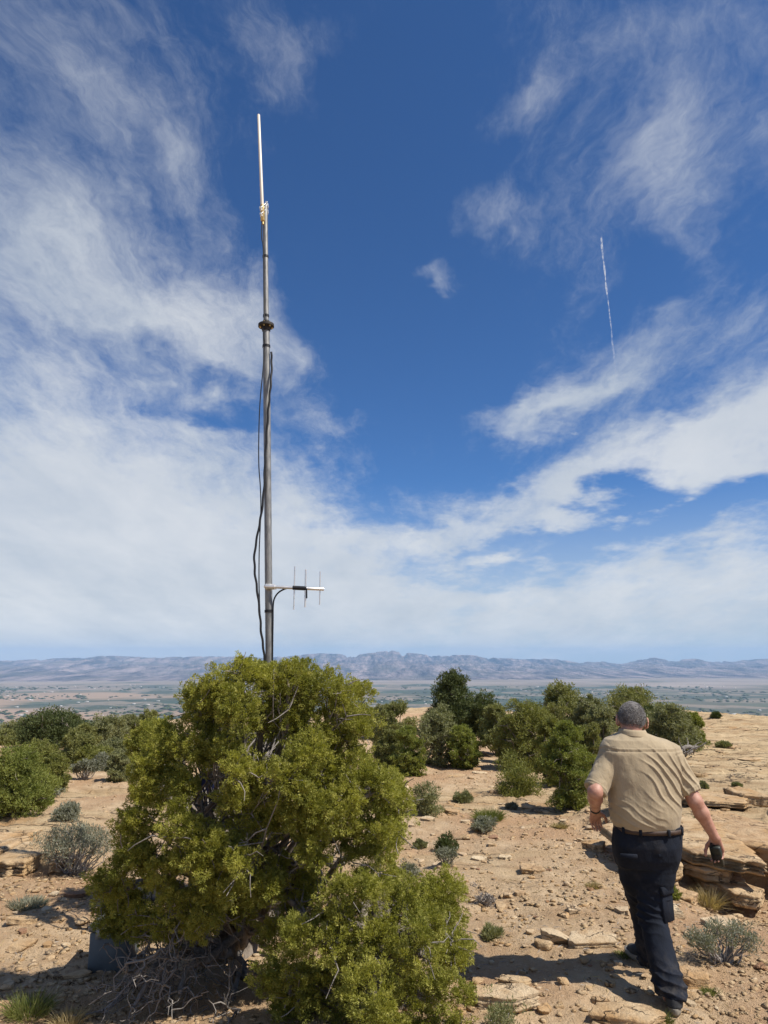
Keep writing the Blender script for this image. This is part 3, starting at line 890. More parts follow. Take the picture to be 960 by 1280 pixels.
TREES = [
    ('dark green rounded tree standing alone at the mesa rim above the sage flat', 63, 886, 950, 82, 21, 'leaf_dark', 'round', 1.5),
    ('bright green juniper beside the frame edge in front of the dark rounded tree', 14, 932, 1026, 88, 10, 'leaf_bright', 'round', 1.5),
    ('short yellow-green juniper between the bright juniper and the dark rounded tree', 45, 925, 985, 62, 13, 'leaf_yellow', 'round', 1.2),
    ('small olive bush rising behind the bright green juniper at the rim', 8, 912, 945, 46, 22, 'leaf_olive', 'round', 1.0),
    ('thin grey-green tree with bare limbs next to the dark rounded tree', 130, 894, 945, 52, 22, 'leaf_grey', 'round', 1.0),
    ('small olive tree half hidden behind the left flank of the big juniper', 182, 889, 940, 34, 23, 'leaf_olive', 'round', 1.0),
    ('grey-green rim tree seen between the thin bare tree and the big juniper', 158, 894, 940, 28, 25, 'leaf_grey', 'round', 1.0),
    ('low yellow-green bush below the thin grey-green tree', 116, 932, 966, 42, 16, 'leaf_yellow', 'round', 1.0),
    ('olive-grey tree with open limbs just right of the big juniper', 494, 874, 950, 52, 19, 'leaf_olive', 'round', 1.1),
    ('mottled grey-green tree in front of the dark cone-shaped pinyon', 545, 879, 942, 56, 17, 'leaf_grey', 'round', 1.2),
    ('little green juniper at the foot of the open olive-grey tree', 510, 908, 954, 40, 15, 'leaf_bright', 'upright', 0.8),
    ('tall dark cone-shaped pinyon standing above the other rim trees', 566, 838, 920, 70, 26, 'leaf_dark', 'cone', 1.7),
    ('dark green rounded tree tucked behind the cone-shaped pinyon', 603, 866, 915, 56, 25, 'leaf_dark', 'round', 1.2),
    ('bright olive juniper left of the upright dark juniper by the man', 660, 872, 945, 70, 16, 'leaf_yellow', 'round', 1.4),
    ('grey-olive tree with a flat top above the bright olive juniper', 702, 852, 935, 68, 20, 'leaf_olive', 'round', 1.4),
    ('broad olive tree crown rising just behind the head of the man', 788, 857, 918, 80, 23, 'leaf_olive', 'round', 1.4),
    ('spreading grey-green juniper beside the right shoulder of the man', 838, 880, 938, 68, 17, 'leaf_grey', 'round', 1.3),
    ('small fresh green bush growing at the right foot of the spreading juniper', 866, 890, 922, 30, 17.5, 'leaf_bright', 'round', 0.8),
    ('upright dense green juniper close by the left shoulder of the man', 712, 903, 1003, 60, 11, 'leaf_bright', 'upright', 1.8),
    ('low olive juniper filling the line between the mottled tree and the bright olive juniper', 622, 880, 940, 46, 19, 'leaf_olive', 'round', 1.1),
    ('grey-green crown overlapping the flat-topped tree on its right side', 738, 868, 930, 46, 19, 'leaf_grey', 'round', 1.2),
    ('dark low tree under the broad olive crown behind the man', 818, 884, 930, 44, 20, 'leaf_dark', 'round', 1.0),
    ('olive tree against the right flank of the big juniper at the rim', 476, 880, 935, 40, 24, 'leaf_grey', 'round', 1.0),
    ('fresh green bush low in the tree line under the mottled tree', 580, 905, 940, 40, 16.5, 'leaf_bright', 'round', 0.8),
    ('round olive tree low at the far rim left of the dark rounded tree', 22, 900, 935, 50, 24, 'leaf_grey', 'round', 1.0),
    ('grey scrub tree between the dark rounded tree and the thin grey-green tree', 102, 905, 945, 34, 20, 'leaf_olive', 'round', 1.0),
    ('low dark juniper closing the gap between the cone-shaped pinyon and the bright olive juniper', 637, 893, 935, 40, 17.5, 'leaf_olive', 'round', 1.0),
    ('low olive bush under the flat-topped tree beside the upright juniper', 742, 905, 955, 34, 14, 'leaf_olive', 'round', 0.9),
    ('small olive bush in front of the grey tree right of the big juniper', 488, 912, 952, 36, 15.5, 'leaf_olive', 'round', 0.9),
    ('olive juniper overlapping the foot of the dark rounded tree on the sand', 92, 912, 962, 44, 16.5, 'leaf_olive', 'round', 1.0),
    ('yellow-green bush peeping out behind the bright green juniper', 62, 940, 990, 40, 12, 'leaf_yellow', 'round', 0.9),
    ('grey-green juniper hugging the left flank of the big juniper', 150, 935, 985, 36, 14, 'leaf_grey', 'round', 0.9),
    ('low grey-green brush below the thin grey-green tree on the sand', 140, 925, 952, 46, 18, 'leaf_grey', 'round', 0.9),
    ('olive brush in the gap left of the big juniper below the rim trees', 172, 915, 950, 40, 18, 'leaf_olive', 'round', 0.9),
    ('small grey-green tree filling the gap behind the left arm of the man', 752, 880, 950, 42, 15, 'leaf_grey', 'round', 1.0),
    ('narrow olive juniper wedged between the bright olive and upright green junipers', 690, 895, 965, 40, 13.5, 'leaf_yellow', 'upright', 1.0),
]
for k, (lb, u, vt, vb, w, y, m, sh, dn) in enumerate(TREES):
    dark = 'pinyon' in lb
    tree(lb, u, vt, vb, w, y, M[m], shape=sh, dens=dn, seed=k, name='pinyon_tree' if dark else 'juniper_tree')


def shrub(label, u, vb, w, h, mat, kind, seed, name='shrub', cat='shrub', group='low plants on the slope', stems='twig'):
    r = np.random.default_rng(seed + 500)
    b = hit(u, vb); y = b[1]; s = pxm(y, b[2]); Wd, H = w * s, h * s * 1.02
    b[2] = gz(b[0], b[1])
    root = thing(name, label, cat, b, group)
    g = Geo(); px = s * 1.25
    if kind == 'sage':                                              # twisted grey stems under tufts of small grey leaves
        n = max(9, int(70 * min(1.0, Wd)))
        tips = []
        for k in range(n):
            a = r.uniform(0, 2 * math.pi); q = math.sqrt(r.random())
            e = np.array([math.cos(a) * q * Wd * 0.46, math.sin(a) * q * Wd * 0.34, H * (0.45 + 0.5 * math.sqrt(1 - q * q * 0.85)) * r.uniform(0.7, 1)])
            w_ = wobble(np.array([e[0] * 0.15, e[1] * 0.15, -0.02]), e, 6, 0.16, r)
            g.tube(w_, np.linspace(0.008, 0.0025, 6), 5, False)
            tips.append(e); tips.append(w_[4]); tips.append(e + r.normal(size=3) * 0.035)
        tips = np.array(tips)
        per = 46 if Wd > 0.3 else 36
        v, f = bunch_blades(tips, np.full(len(tips), max(0.028, Wd * 0.065)), per, max(0.022, px * 2.2), max(0.0048, px * 0.8), 0.7, r, 0.1)
    elif kind == 'broom':                                           # many upright jointed stems
        n = int(2600 * min(1.6, max(0.35, Wd)))
        a = r.uniform(0, 2 * math.pi, n); q = np.sqrt(r.random(n))
        base = np.stack([np.cos(a) * q * Wd * 0.33, np.sin(a) * q * Wd * 0.30, r.random(n) * H * 0.62 * (1 - 0.5 * q * q)], 1)
        d = np.stack([np.cos(a) * q * 0.55, np.sin(a) * q * 0.5, np.ones(n)], 1) + r.normal(size=(n, 3)) * 0.22
        base[:, :2] *= 1.25
        v, f = blades(base, d, H * r.uniform(0.22, 0.42, n), max(0.007, px * 0.8), 0.0, r)
        for k in range(14):
            e = base[k] + d[k] * H * 0.6
            g.tube(wobble(base[k] * 0.3 - (0, 0, 0.02), e, 5, 0.1, r), np.linspace(0.010, 0.004, 5), 5, False)
    elif kind == 'grass':
        n = int(np.clip(2600 * Wd, 120, 900))
        a = r.uniform(0, 2 * math.pi, n); q = np.sqrt(r.random(n))
        base = np.stack([np.cos(a) * q * Wd * 0.42, np.sin(a) * q * Wd * 0.36, np.full(n, -0.01)], 1)
        d = np.stack([np.cos(a) * q * 0.7, np.sin(a) * q * 0.7, np.ones(n)], 1) + r.normal(size=(n, 3)) * 0.25
        v, f = blades(base, d, H * r.uniform(0.45, 1.1, n), max(0.0035, px * 0.6), 0.25, r)
    else:                                                           # a dense small bush
        n = max(18, int(130 * min(1.2, Wd)))
        d = sphere_dirs(n, r); d[:, 2] = np.abs(d[:, 2])
        c = d * np.array([Wd * 0.40, Wd * 0.34, H * 0.72]) * r.uniform(0.3, 1, n)[:, None]
        v, f = bunch_blades(c, np.full(n, Wd * 0.11), 70, max(0.03, px * 2.4), max(0.006, px * 0.8), 0.9, r, 0.2)
        for k in range(12):
            g.tube(wobble(np.array([0, 0, -0.02]), c[k], 5, 0.12, r), np.linspace(0.010, 0.003, 5), 5, False)
    v[:, 2] = np.maximum(v[:, 2], -0.02)
    obj('foliage', mesh_np('foliage', v, f, mat), root)
    if g.v: g.build('stem', M[stems], root, True)
    return root


SHRUBS = [
    ('dark green upright shrub alone on the dirt just right of the big juniper', 533, 1018, 50, 56, 'leaf_grey', 'bush'),
    ('bushy mormon tea shrub with yellow-green upright stems before the upright juniper', 646, 994, 74, 68, 'leaf_yellow', 'bush'),
    ('low dark green bush on the gravel with pale sage at its foot', 557, 1064, 40, 26, 'leaf_dark', 'bush'),
    ('pale grey sage tuft in front of the low dark green bush', 556, 1080, 30, 18, 'sage', 'sage'),
    ('small dull green clump on the gravel behind the yellowish weed', 579, 1003, 28, 16, 'leaf_grey', 'bush'),
    ('fresh green weed patch beyond the pale sage mat on the gravel', 611, 1026, 34, 20, 'grass', 'grass'),
    ('flat pale sage mat lying before the fresh green weed patch', 607, 1040, 36, 12, 'sage', 'sage'),
    ('grey-green rounded bush on the sand near the bright green juniper', 84, 1024, 44, 26, 'sage', 'bush'),
    ('large twiggy sagebrush between the sandstone shelf and the big juniper', 90, 1093, 104, 60, 'sage', 'sage'),
    ('flat straggly weed on the dirt below the sandstone shelf', 34, 1133, 50, 16, 'sage', 'grass'),
    ('wide silver sagebrush on the dirt right of the leg of the man', 904, 1202, 92, 44, 'sage', 'sage'),
    ('dry straw-coloured grass tuft growing in the sandstone ledge', 886, 1136, 26, 38, 'straw', 'grass'),
    ('small green plant sprouting between the leg of the man and the ledge', 842, 1124, 20, 26, 'leaf_bright', 'bush'),
    ('small grey-green clump on the dirt above the shadow of the man', 615, 1172, 34, 16, 'leaf_grey', 'bush'),
    ('olive sage clump beside the flat block at the foot of the juniper bush', 624, 1288, 46, 26, 'leaf_grey', 'sage'),
    ('blue-grey sage standing right behind the low juniper bush', 511, 1112, 30, 30, 'sage', 'sage'),
    ('small juniper sprig by the right edge of the big juniper', 492, 1060, 26, 26, 'leaf_yellow', 'bush'),
    ('little dry clump left of the low dark green bush', 525, 1060, 20, 12, 'leaf_grey', 'bush'),
    ('bright grass tuft around the back shoe of the man', 820, 1279, 40, 22, 'grass', 'grass'),
    ('short grass tuft by the front shoe of the man', 778, 1195, 24, 10, 'grass', 'grass'),
    ('thin grass sprig beside the tan slab right of the back shoe', 890, 1242, 24, 12, 'grass', 'grass'),
    ('grey sagebrush under the thin grey-green tree', 106, 974, 34, 22, 'sage', 'sage'),
    ('low grey sage on the sand below the dark rounded tree', 70, 985, 26, 12, 'sage', 'sage'),
    ('dark low scrub on the far bedrock beside the spreading juniper', 905, 934, 20, 7, 'leaf_grey', 'bush'),
    ('tiny dark scrub at the skyline of the bedrock', 895, 897, 12, 7, 'leaf_dark', 'bush'),
    ('brownish scrub in the bedrock crack right of the elbow', 879, 985, 14, 9, 'leaf_grey', 'bush'),
    ('brownish scrub in the bedrock crack nearest the frame edge', 922, 984, 14, 8, 'leaf_grey', 'bush'),
    ('green bunchgrass growing in the shade by the dead branches', 36, 1270, 50, 40, 'grass', 'grass'),
    ('dry grass spray between the bunchgrass and the dead branches', 84, 1282, 36, 30, 'straw', 'grass'),
    ('small green sprout at the foot of the upright green juniper', 590, 945, 26, 30, 'leaf_bright', 'upright'),
    ('grey-green bush on the sand below the dark tree behind the pinyon', 612, 925, 24, 12, 'leaf_grey', 'bush'),
    ('small bush beyond the far dirt between the pinyon and bright olive juniper', 628, 905, 16, 10, 'leaf_grey', 'bush'),
    ('low dark clump on the pale sand in front of the mottled tree', 575, 948, 26, 9, 'leaf_grey', 'bush'),
    ('tiny grey clump on the gravel right of the fresh weed patch', 640, 1012, 16, 8, 'sage', 'bush'),
    ('grey-green sage mound on the sand below the thin grey-green tree', 128, 962, 40, 22, 'sage', 'bush'),
    ('olive scrub at the edge of the sand left of the big juniper', 158, 972, 36, 24, 'leaf_grey', 'bush'),
    ('low twiggy sage in front of the bright green juniper', 56, 1004, 34, 16, 'sage', 'sage'),
    ('small dry clump on the gravel below the mormon tea shrub', 700, 1035, 18, 10, 'straw', 'grass'),
    ('tiny straw tuft on the dirt left of the knee of the man', 742, 1110, 16, 12, 'straw', 'grass'),
    ('sparse straw tuft on the gravel before the blue-grey sage', 545, 1150, 18, 14, 'straw', 'grass'),
    ('little grey clump low on the bench behind the elbow of the man', 872, 1030, 16, 9, 'leaf_grey', 'bush'),
    ('grey twiggy clump on the dirt near the pale blocks', 608, 1132, 26, 9, 'twig', 'sage'),
]
for k, (lb, u, vb, w, h, m, kd) in enumerate(SHRUBS):
    nm = {'sage': 'sagebrush', 'grass': 'grass_tuft'}.get(kd, 'shrub')
    shrub(lb, u, vb, w, h, M[m], kd, k, nm, {'sage': 'sagebrush', 'grass': 'grass'}.get(kd, 'shrub'))

# a bleached log by the spreading juniper
b = hit(862, 945)
lg = thing('fallen_log', 'bleached fallen log lying at the foot of the spreading juniper', 'log', b)
g = Geo(); e = W(868, 940, b[1]) - W(836, 944, b[1])
g.tube(wobble(-e * 0.5 + (0, 0, 0.05), e * 0.5 + (0, 0.2, 0.12), 9, 0.12), np.linspace(0.06, 0.03, 9), 8)
for k in range(7): g.tube(wobble(e * rng.uniform(-0.4, 0.4) + (0, 0, 0.06), e * rng.uniform(-0.5, 0.8) + np.array([0, rng.normal() * 0.3, rng.uniform(0.1, 0.4)]), 5, 0.15), np.linspace(0.02, 0.006, 5), 5)
g.build('limb', M['deadwood'], lg, True)

# ------------------------------------------------------------------ rocks
import bmesh
_ico = {}


def ico(n):
    if n not in _ico:
        bm = bmesh.new(); bmesh.ops.create_icosphere(bm, subdivisions=n, radius=1.0); bm.verts.index_update()
        _ico[n] = (np.array([p.co[:] for p in bm.verts]), np.array([[q.index for q in f.verts] for f in bm.faces])); bm.free()
    return _ico[n]


def rock_shape(seed, sub=3, planes=11, slab=0.0, rough=0.035):
    """an angular stone: a ball cut by planes, then worn; SLAB adds a flat bed top and bottom"""
    r = np.random.default_rng(seed + 900)
    v, f = ico(sub); v = v * 1.5
    n = sphere_dirs(planes, r); n[:, 2] *= 0.45; n /= np.linalg.norm(n, axis=1, keepdims=True)
    d = r.uniform(0.55, 0.92, planes)
    if slab:
        t = np.array([[r.normal() * 0.05, r.normal() * 0.05, 1.0], [r.normal() * 0.06, r.normal() * 0.06, -1.0]])
        n = np.vstack([n, t / np.linalg.norm(t, axis=1, keepdims=True)]); d = np.append(d, [slab, slab])
    for _ in range(2):
        for k in range(len(n)):
            h = v @ n[k] - d[k]
            v = v - np.maximum(h, 0)[:, None] * n[k]
    v = v / np.abs(v).max(0)
    w = rough * fbm(v[:, 0] * 2.3 + seed * 3.1, v[:, 1] * 2.3, v[:, 2] * 2.3, 4)
    l = np.linalg.norm(v, axis=1, keepdims=True)
    v = v + v / l * w[:, None]
    v[:, :2] += 0.02 * np.stack([fbm(v[:, 2] * 9 + seed, v[:, 0] * 2, octs=2), fbm(v[:, 2] * 9 + 5 + seed, v[:, 1] * 2, octs=2)], 1)
    return v, f




def slab_shape(seed, n=56):
    """a bedded sandstone slab: a chipped polygon with layered edges and a worn top"""
    r = np.random.default_rng(seed + 4000)
    m = r.integers(5, 8)
    a = np.sort((np.arange(m) + r.uniform(-0.38, 0.38, m)) / m * 2 * np.pi)
    q = 1.0 / (np.abs(np.cos(a)) ** 3.2 + np.abs(np.sin(a)) ** 3.2) ** (1 / 3.2) * r.uniform(0.80, 1.12, m)
    P = np.stack([np.cos(a) * q, np.sin(a) * q], 1)
    t = np.linspace(0, m, n, endpoint=False); i = t.astype(int) % m; f = (t - np.floor(t))[:, None]
    O = P[i] * (1 - f) + P[(i + 1) % m] * f
    th = np.arctan2(O[:, 1], O[:, 0]); cx, sx = np.cos(th), np.sin(th)
    O = O * (1 + 0.05 * fbm(cx * 4 + seed, sx * 4, octs=3))[:, None]
    zs = np.array([-1, -0.75, -0.5, -0.42, -0.1, 0.0, 0.3, 0.4, 0.72, 0.90, 1.0])
    ins = np.array([0.10, 0.03, 0.01, 0.075, 0.015, 0.075, 0.0, 0.06, 0.0, 0.01, 0.045]) * r.uniform(0.5, 1.5, 11)
    V = []
    for z, k in zip(zs, ins):
        w = 1 - k + 0.035 * fbm(cx * 3 + z * 5 + seed, sx * 3, np.full(n, z * 2.5 + seed), 3)
        V.append(np.column_stack([O * w[:, None], z + 0.06 * fbm(cx * 2 + seed, sx * 2 + z, octs=2)]))
    top = V[-1]
    for k in (0.86, 0.68, 0.46, 0.22):
        p = top * (k, k, 1); p[:, 2] = top[:, 2] * 0.6 + 0.42 + 0.16 * fbm(p[:, 0] * 2.2 + seed, p[:, 1] * 2.2, octs=3)
        V.append(p)
    L = len(V); V = np.vstack(V + [np.array([[0, 0, V[-1][:, 2].mean()]]), np.array([[0, 0, -1.0]])])
    i, j = np.meshgrid(np.arange(L - 1), np.arange(n), indexing='ij')
    Q = np.stack([i * n + j, i * n + (j + 1) % n, (i + 1) * n + (j + 1) % n, (i + 1) * n + j], -1).reshape(-1, 4)
    k = np.arange(n)
    T = np.concatenate([np.stack([(L - 1) * n + k, (L - 1) * n + (k + 1) % n, np.full(n, L * n)], -1), np.stack([(k + 1) % n, k, np.full(n, L * n + 1)], -1)])
    return V, [Q, T]


_rm = {}


def rock_mesh(kind, slab, sub, mat):
    key = (kind, slab, sub, mat)
    if key not in _rm:
        v, f = slab_shape(kind, 56 if sub > 2 else 22) if slab <= 0.5 else rock_shape(kind, sub, 9 + kind % 5, slab)
        _rm[key] = mesh_np('rock', v, f, M[mat])
    return _rm[key]


ROCK_AT = []


def rock(label, u, vb, w, h, mat='rock', slab=0.6, kind=0, sub=3, tilt=0.06, group='sandstone pieces on the slope', deep=None, turn=None, sink=0.25, name='rock', flatness=0.5):
    b = hit(u, vb); s = pxm(b[1], b[2])
    Wd = w * s; dip = math.atan2(CAM_Z - b[2], b[1])
    hh = h * s
    H = max(hh * flatness / math.cos(dip), 0.012)
    D = deep or max((hh - H * math.cos(dip) * 0.9) / math.sin(dip), Wd * 0.35)
    r = np.random.default_rng(kind + int(u) * 7)
    o = obj(name, rock_mesh(kind, slab, sub, mat), None)
    c = np.array([b[0], b[1] + D * 0.5, 0]); c[2] = gz(c[0], c[1]) + H * (0.5 - sink)
    o.location = [float(q) for q in c]; o.scale = (Wd / 2, D / 2, H / 2 / (slab if slab and slab < 0 else 1))
    o.rotation_euler = (r.normal() * tilt, r.normal() * tilt, r.normal() * 0.12 if turn is None else turn)
    ROCK_AT.append((c[0], c[1], max(Wd, D)))
    return tag(o, label, 'rock', group)


ROCKS = [
    ('large flat tan slab on the dirt in front of the back shoe of the man', 790, 1292, 98, 40, 'rock', 0.5, 1, 4),
    ('blocky tan stone leaning on the upper corner of the large flat slab', 757, 1263, 28, 17, 'rock', 0.6, 2, 4),
    ('big flat buff block on the dirt right beside the juniper bush', 632, 1268, 88, 34, 'pale_rock', 0.45, 3, 4),
    ('smaller yellowish stone sitting on the far edge of the big flat block', 646, 1236, 40, 20, 'rock', 0.5, 4, 4),
    ('squarish stone at the right corner of the big flat block', 682, 1272, 24, 18, 'rock', 0.6, 5, 3),
    ('rounded pale boulder half sunk in the dirt beyond the shadow of the man', 702, 1184, 48, 28, 'pale_rock', 0.7, 6, 4),
    ('rusty wedge stone propped at the left foot of the rounded pale boulder', 683, 1193, 26, 20, 'rock', 0.7, 7, 3),
    ('broken white slab stretching right from the rounded pale boulder', 745, 1187, 62, 24, 'pale_rock', 0.35, 8, 4),
    ('long tan slab on the dirt below the silver sagebrush', 876, 1240, 50, 34, 'rock', 0.45, 9, 4),
    ('small square tan stone at the front end of the long tan slab', 875, 1254, 22, 16, 'rock', 0.6, 10, 3),
    ('dark reddish stone at the frame edge beyond the silver sagebrush', 957, 1215, 20, 12, 'red_rock', 0.6, 11, 3),
    ('dish-shaped buff stone on the dirt slope between the weeds and the man', 668, 1093, 32, 18, 'rock', 0.5, 12, 3),
    ('white stone on the gravel left of the thigh of the man', 720, 1145, 20, 12, 'pale_rock', 0.5, 13, 3),
    ('pale flat stone against the knee of the man', 783, 1145, 18, 12, 'pale_rock', 0.4, 14, 3),
    ('grey-white round stone right behind the calf of the man', 846, 1150, 30, 24, 'pale_rock', 0.7, 15, 3),
    ('flat white stone on the gravel right of the low dark green bush', 600, 1077, 20, 8, 'pale_rock', 0.4, 16, 3),
    ('white flake under the low dark green bush', 528, 1060, 20, 6, 'pale_rock', 0.4, 17, 3),
    ('buff stone at the foot of the dark upright dark shrub', 566, 1020, 20, 9, 'rock', 0.5, 18, 3),
    ('pale block on the dirt slope above the juniper bush', 563, 1127, 34, 16, 'pale_rock', 0.5, 19, 3),
    ('lumpy buff rock lying upslope of the pale block by the juniper bush', 552, 1113, 22, 14, 'rock', 0.6, 20, 3),
    ('white stone on the right half of the gravel above the fresh weeds', 633, 1075, 18, 8, 'pale_rock', 0.5, 21, 3),
    ('grey stone at the foot of the upright green juniper', 664, 1012, 22, 9, 'rock', 0.6, 22, 3),
    ('flat buff rock on the slope left of the wrist of the man', 752, 1066, 34, 18, 'rock', 0.45, 23, 3),
    ('thin flat slab on the dirt below the shelf, near the frame edge', 24, 1158, 40, 14, 'rock', 0.4, 24, 3),
    ('stone lying inside the shadow of the big juniper', 22, 1192, 32, 18, 'rock', 0.6, 25, 3),
    ('white stone at the frame edge beside the bunchgrass', 4, 1240, 20, 15, 'pale_rock', 0.6, 26, 3),
    ('long low stone by the bunchgrass and the dead branches', 80, 1225, 60, 18, 'rock', 0.4, 27, 3),
    ('sunlit stone lying under the big juniper', 285, 1170, 12, 14, 'pale_rock', 0.7, 28, 3),
    ('dark stone on the sand left of the big juniper below the shelf', 92, 1123, 34, 9, 'red_rock', 0.5, 29, 3),
    ('pale upright stone seen through the gap between both junipers', 366, 1152, 14, 16, 'pale_rock', 0.7, 30, 3),
    ('light grey slab just under the silver sagebrush', 908, 1162, 50, 20, 'pale_rock', 0.35, 31, 3),
    ('rusty stone on the dirt right of the pale block by the juniper bush', 618, 1050, 16, 7, 'red_rock', 0.6, 32, 3),
    ('tan stone on the dirt below the shadow of the man', 702, 1262, 16, 9, 'rock', 0.6, 33, 3),
    ('small pale cobble beside the wedge stone', 664, 1170, 16, 9, 'pale_rock', 0.6, 34, 3),
]
for k, (lb, u, vb, w, h, m, sb, kd, sub) in enumerate(ROCKS):
    rock(lb, u, vb, w, h, m, sb, kd, sub)

# the layered ledge by the man's right hand, and the shelf on the near left: stacked beds
def ledge(name, label, beds, group=None):
    root = thing(name, label, 'rock ledge', hit(beds[0][0], beds[0][1]), group)
    o0 = np.array(root.location)
    for k, (u, vt, w, h, y, dp, m, kd, tl) in enumerate(beds):
        s = pxm(y, -0.2); c = W(u, vt + h / 2, y)
        v, f = slab_shape(kd, 96)
        sx, sy, sz = w * s / 2, dp / 2, h * s / 2 * 1.05
        a = tl; v = v * np.array([sx, sy, sz])
        v = np.stack([v[:, 0] * math.cos(a) + v[:, 2] * math.sin(a), v[:, 1], -v[:, 0] * math.sin(a) + v[:, 2] * math.cos(a)], 1)
        obj('slab', mesh_np('slab', v + c + (0, dp / 2, 0) - o0, f, M[m]), root)
    return root


ledge('sandstone_ledge', 'stack of layered tan sandstone beds with dark gaps under the overhanging shelf behind the man', [
    (905, 1089, 84, 15, 6.92, 0.7, 'rock', 41, 0.02),
    (850, 1084, 32, 17, 6.85, 0.6, 'rock', 42, 0.04),
    (915, 1105, 74, 9, 6.92, 0.6, 'rock', 43, -0.02),
    (918, 1115, 56, 8, 6.80, 0.5, 'rock', 44, 0.03),
    (950, 1124, 60, 16, 6.55, 0.6, 'rock', 45, 0.05),
    (864, 1124, 38, 14, 6.5, 0.4, 'rock', 46, 0.03),
    (842, 1106, 30, 14, 6.85, 0.4, 'rock', 47, 0.0),
])
ledge('sandstone_shelf', 'massive overhanging tan sandstone bed above the layered ledge behind the man', [
    (922, 1074, 130, 18, 6.80, 2.0, 'rock', 51, 0.03),
    (1010, 1076, 110, 34, 6.85, 2.2, 'rock', 52, 0.02),
    (832, 1068, 70, 13, 7.1, 1.6, 'rock', 56, 0.02),
])
ledge('sandstone_shelf', 'rounded sandstone shelf blocks along the sand near the frame edge and the sagebrush', [
    (10, 1077, 66, 20, 7.15, 1.1, 'rock', 53, 0.0),
    (66, 1081, 46, 12, 7.25, 0.7, 'rock', 54, 0.05),
    (-50, 1074, 70, 26, 7.2, 1.2, 'rock', 55, 0.0),
])
ledge('sandstone_outcrop', 'broken bedrock lip with a dark crack running across the upper right bench', [
    (905, 1004, 90, 7, 9.3, 0.9, 'rock', 61, 0.01),
    (952, 998, 44, 13, 9.5, 0.8, 'rock', 62, 0.0),
    (800, 1001, 70, 7, 9.5, 0.7, 'rock', 63, 0.0),
])

# loose stones that one can still pick out: each its own object, told apart by what lies nearest
MARKS = [('back shoe of the man', 842, 1262), ('front shoe of the man', 795, 1196), ('silver sagebrush', 904, 1200), ('rounded pale boulder', 702, 1182), ('big flat block', 632, 1266),
         ('low dark green bush', 557, 1062), ('upright dark shrub', 535, 1015), ('fresh weed patch', 611, 1025), ('mormon tea shrub', 646, 990), ('upright green juniper', 712, 1000),
         ('layered ledge', 900, 1112), ('spreading juniper', 850, 938), ('bench lip with the dark crack', 905, 1005), ('skyline scrub', 895, 897), ('dish-shaped stone', 668, 1090), ('twiggy sagebrush', 92, 1090), ('bunchgrass', 40, 1268), ('thin flat slab', 24, 1156), ('blue-grey sage', 511, 1110)]
MP = [(n, hit(u, v)) for n, u, v in MARKS]
near_count = {}
made = 0; tries = 0
rs = np.random.default_rng(77)
while made < 280 and tries < 4000:
    tries += 1
    zone = rs.random()
    if zone < 0.16: u, v = rs.uniform(760, 960), rs.uniform(905, 1062)
    elif zone < 0.76: u, v = rs.uniform(500, 800), rs.uniform(1010, 1275) if rs.random() < 0.85 else rs.uniform(945, 1010)
    elif zone < 0.88: u, v = rs.uniform(800, 958), rs.uniform(1130, 1275)
    else: u, v = rs.uniform(0, 130), rs.uniform(1100, 1275)
    p = hit(u, v)
    sz = 6 + 12 * rs.random() ** 2.6
    wm = sz * pxm(p[1], p[2])
    if any(math.hypot(p[0] - q[0], p[1] - q[1]) < (q[2] + wm) * 0.55 for q in ROCK_AT): continue
    m = rs.choice(['rock', 'pale_rock', 'red_rock'], p=[0.48, 0.42, 0.10]); hgt = sz * rs.uniform(0.45, 0.8)
    if zone < 0.16: sz *= 1.7; hgt = sz * 0.28; m = 'rock'
    mk = min(MP, key=lambda q: math.hypot(q[1][0] - p[0], q[1][1] - p[1]))
    dx, dy = p[0] - mk[1][0], p[1] - mk[1][1]
    rel = ('right of' if dx > 0 else 'left of') if abs(dx) > abs(dy) else ('beyond' if dy > 0 else 'in front of')
    shp = 'flat' if hgt < sz * 0.6 else 'blocky'
    col = {'rock': 'buff', 'pale_rock': 'whitish', 'red_rock': 'rusty'}[m]
    siz = 'small' if sz < 9 else 'hand-sized'
    key = (siz, shp, col, rel, mk[0]); near_count[key] = near_count.get(key, 0) + 1
    nth = ['', 'second ', 'third ', 'fourth ', 'fifth ', 'sixth ', 'seventh ', 'eighth ', 'ninth ', 'tenth ', 'eleventh ', 'twelfth ', 'thirteenth ', 'fourteenth ', 'fifteenth '][min(14, near_count[key] - 1)]
    rock(f'{nth}{siz} {shp} {col} stone {rel} the {mk[0]}', u, v, sz, hgt, m, 0.5 if shp == 'flat' else 0.75, 70 + made % 14, 2,
         group='loose stones on the dirt', turn=rs.uniform(0, 6.28), name='stone')
    made += 1


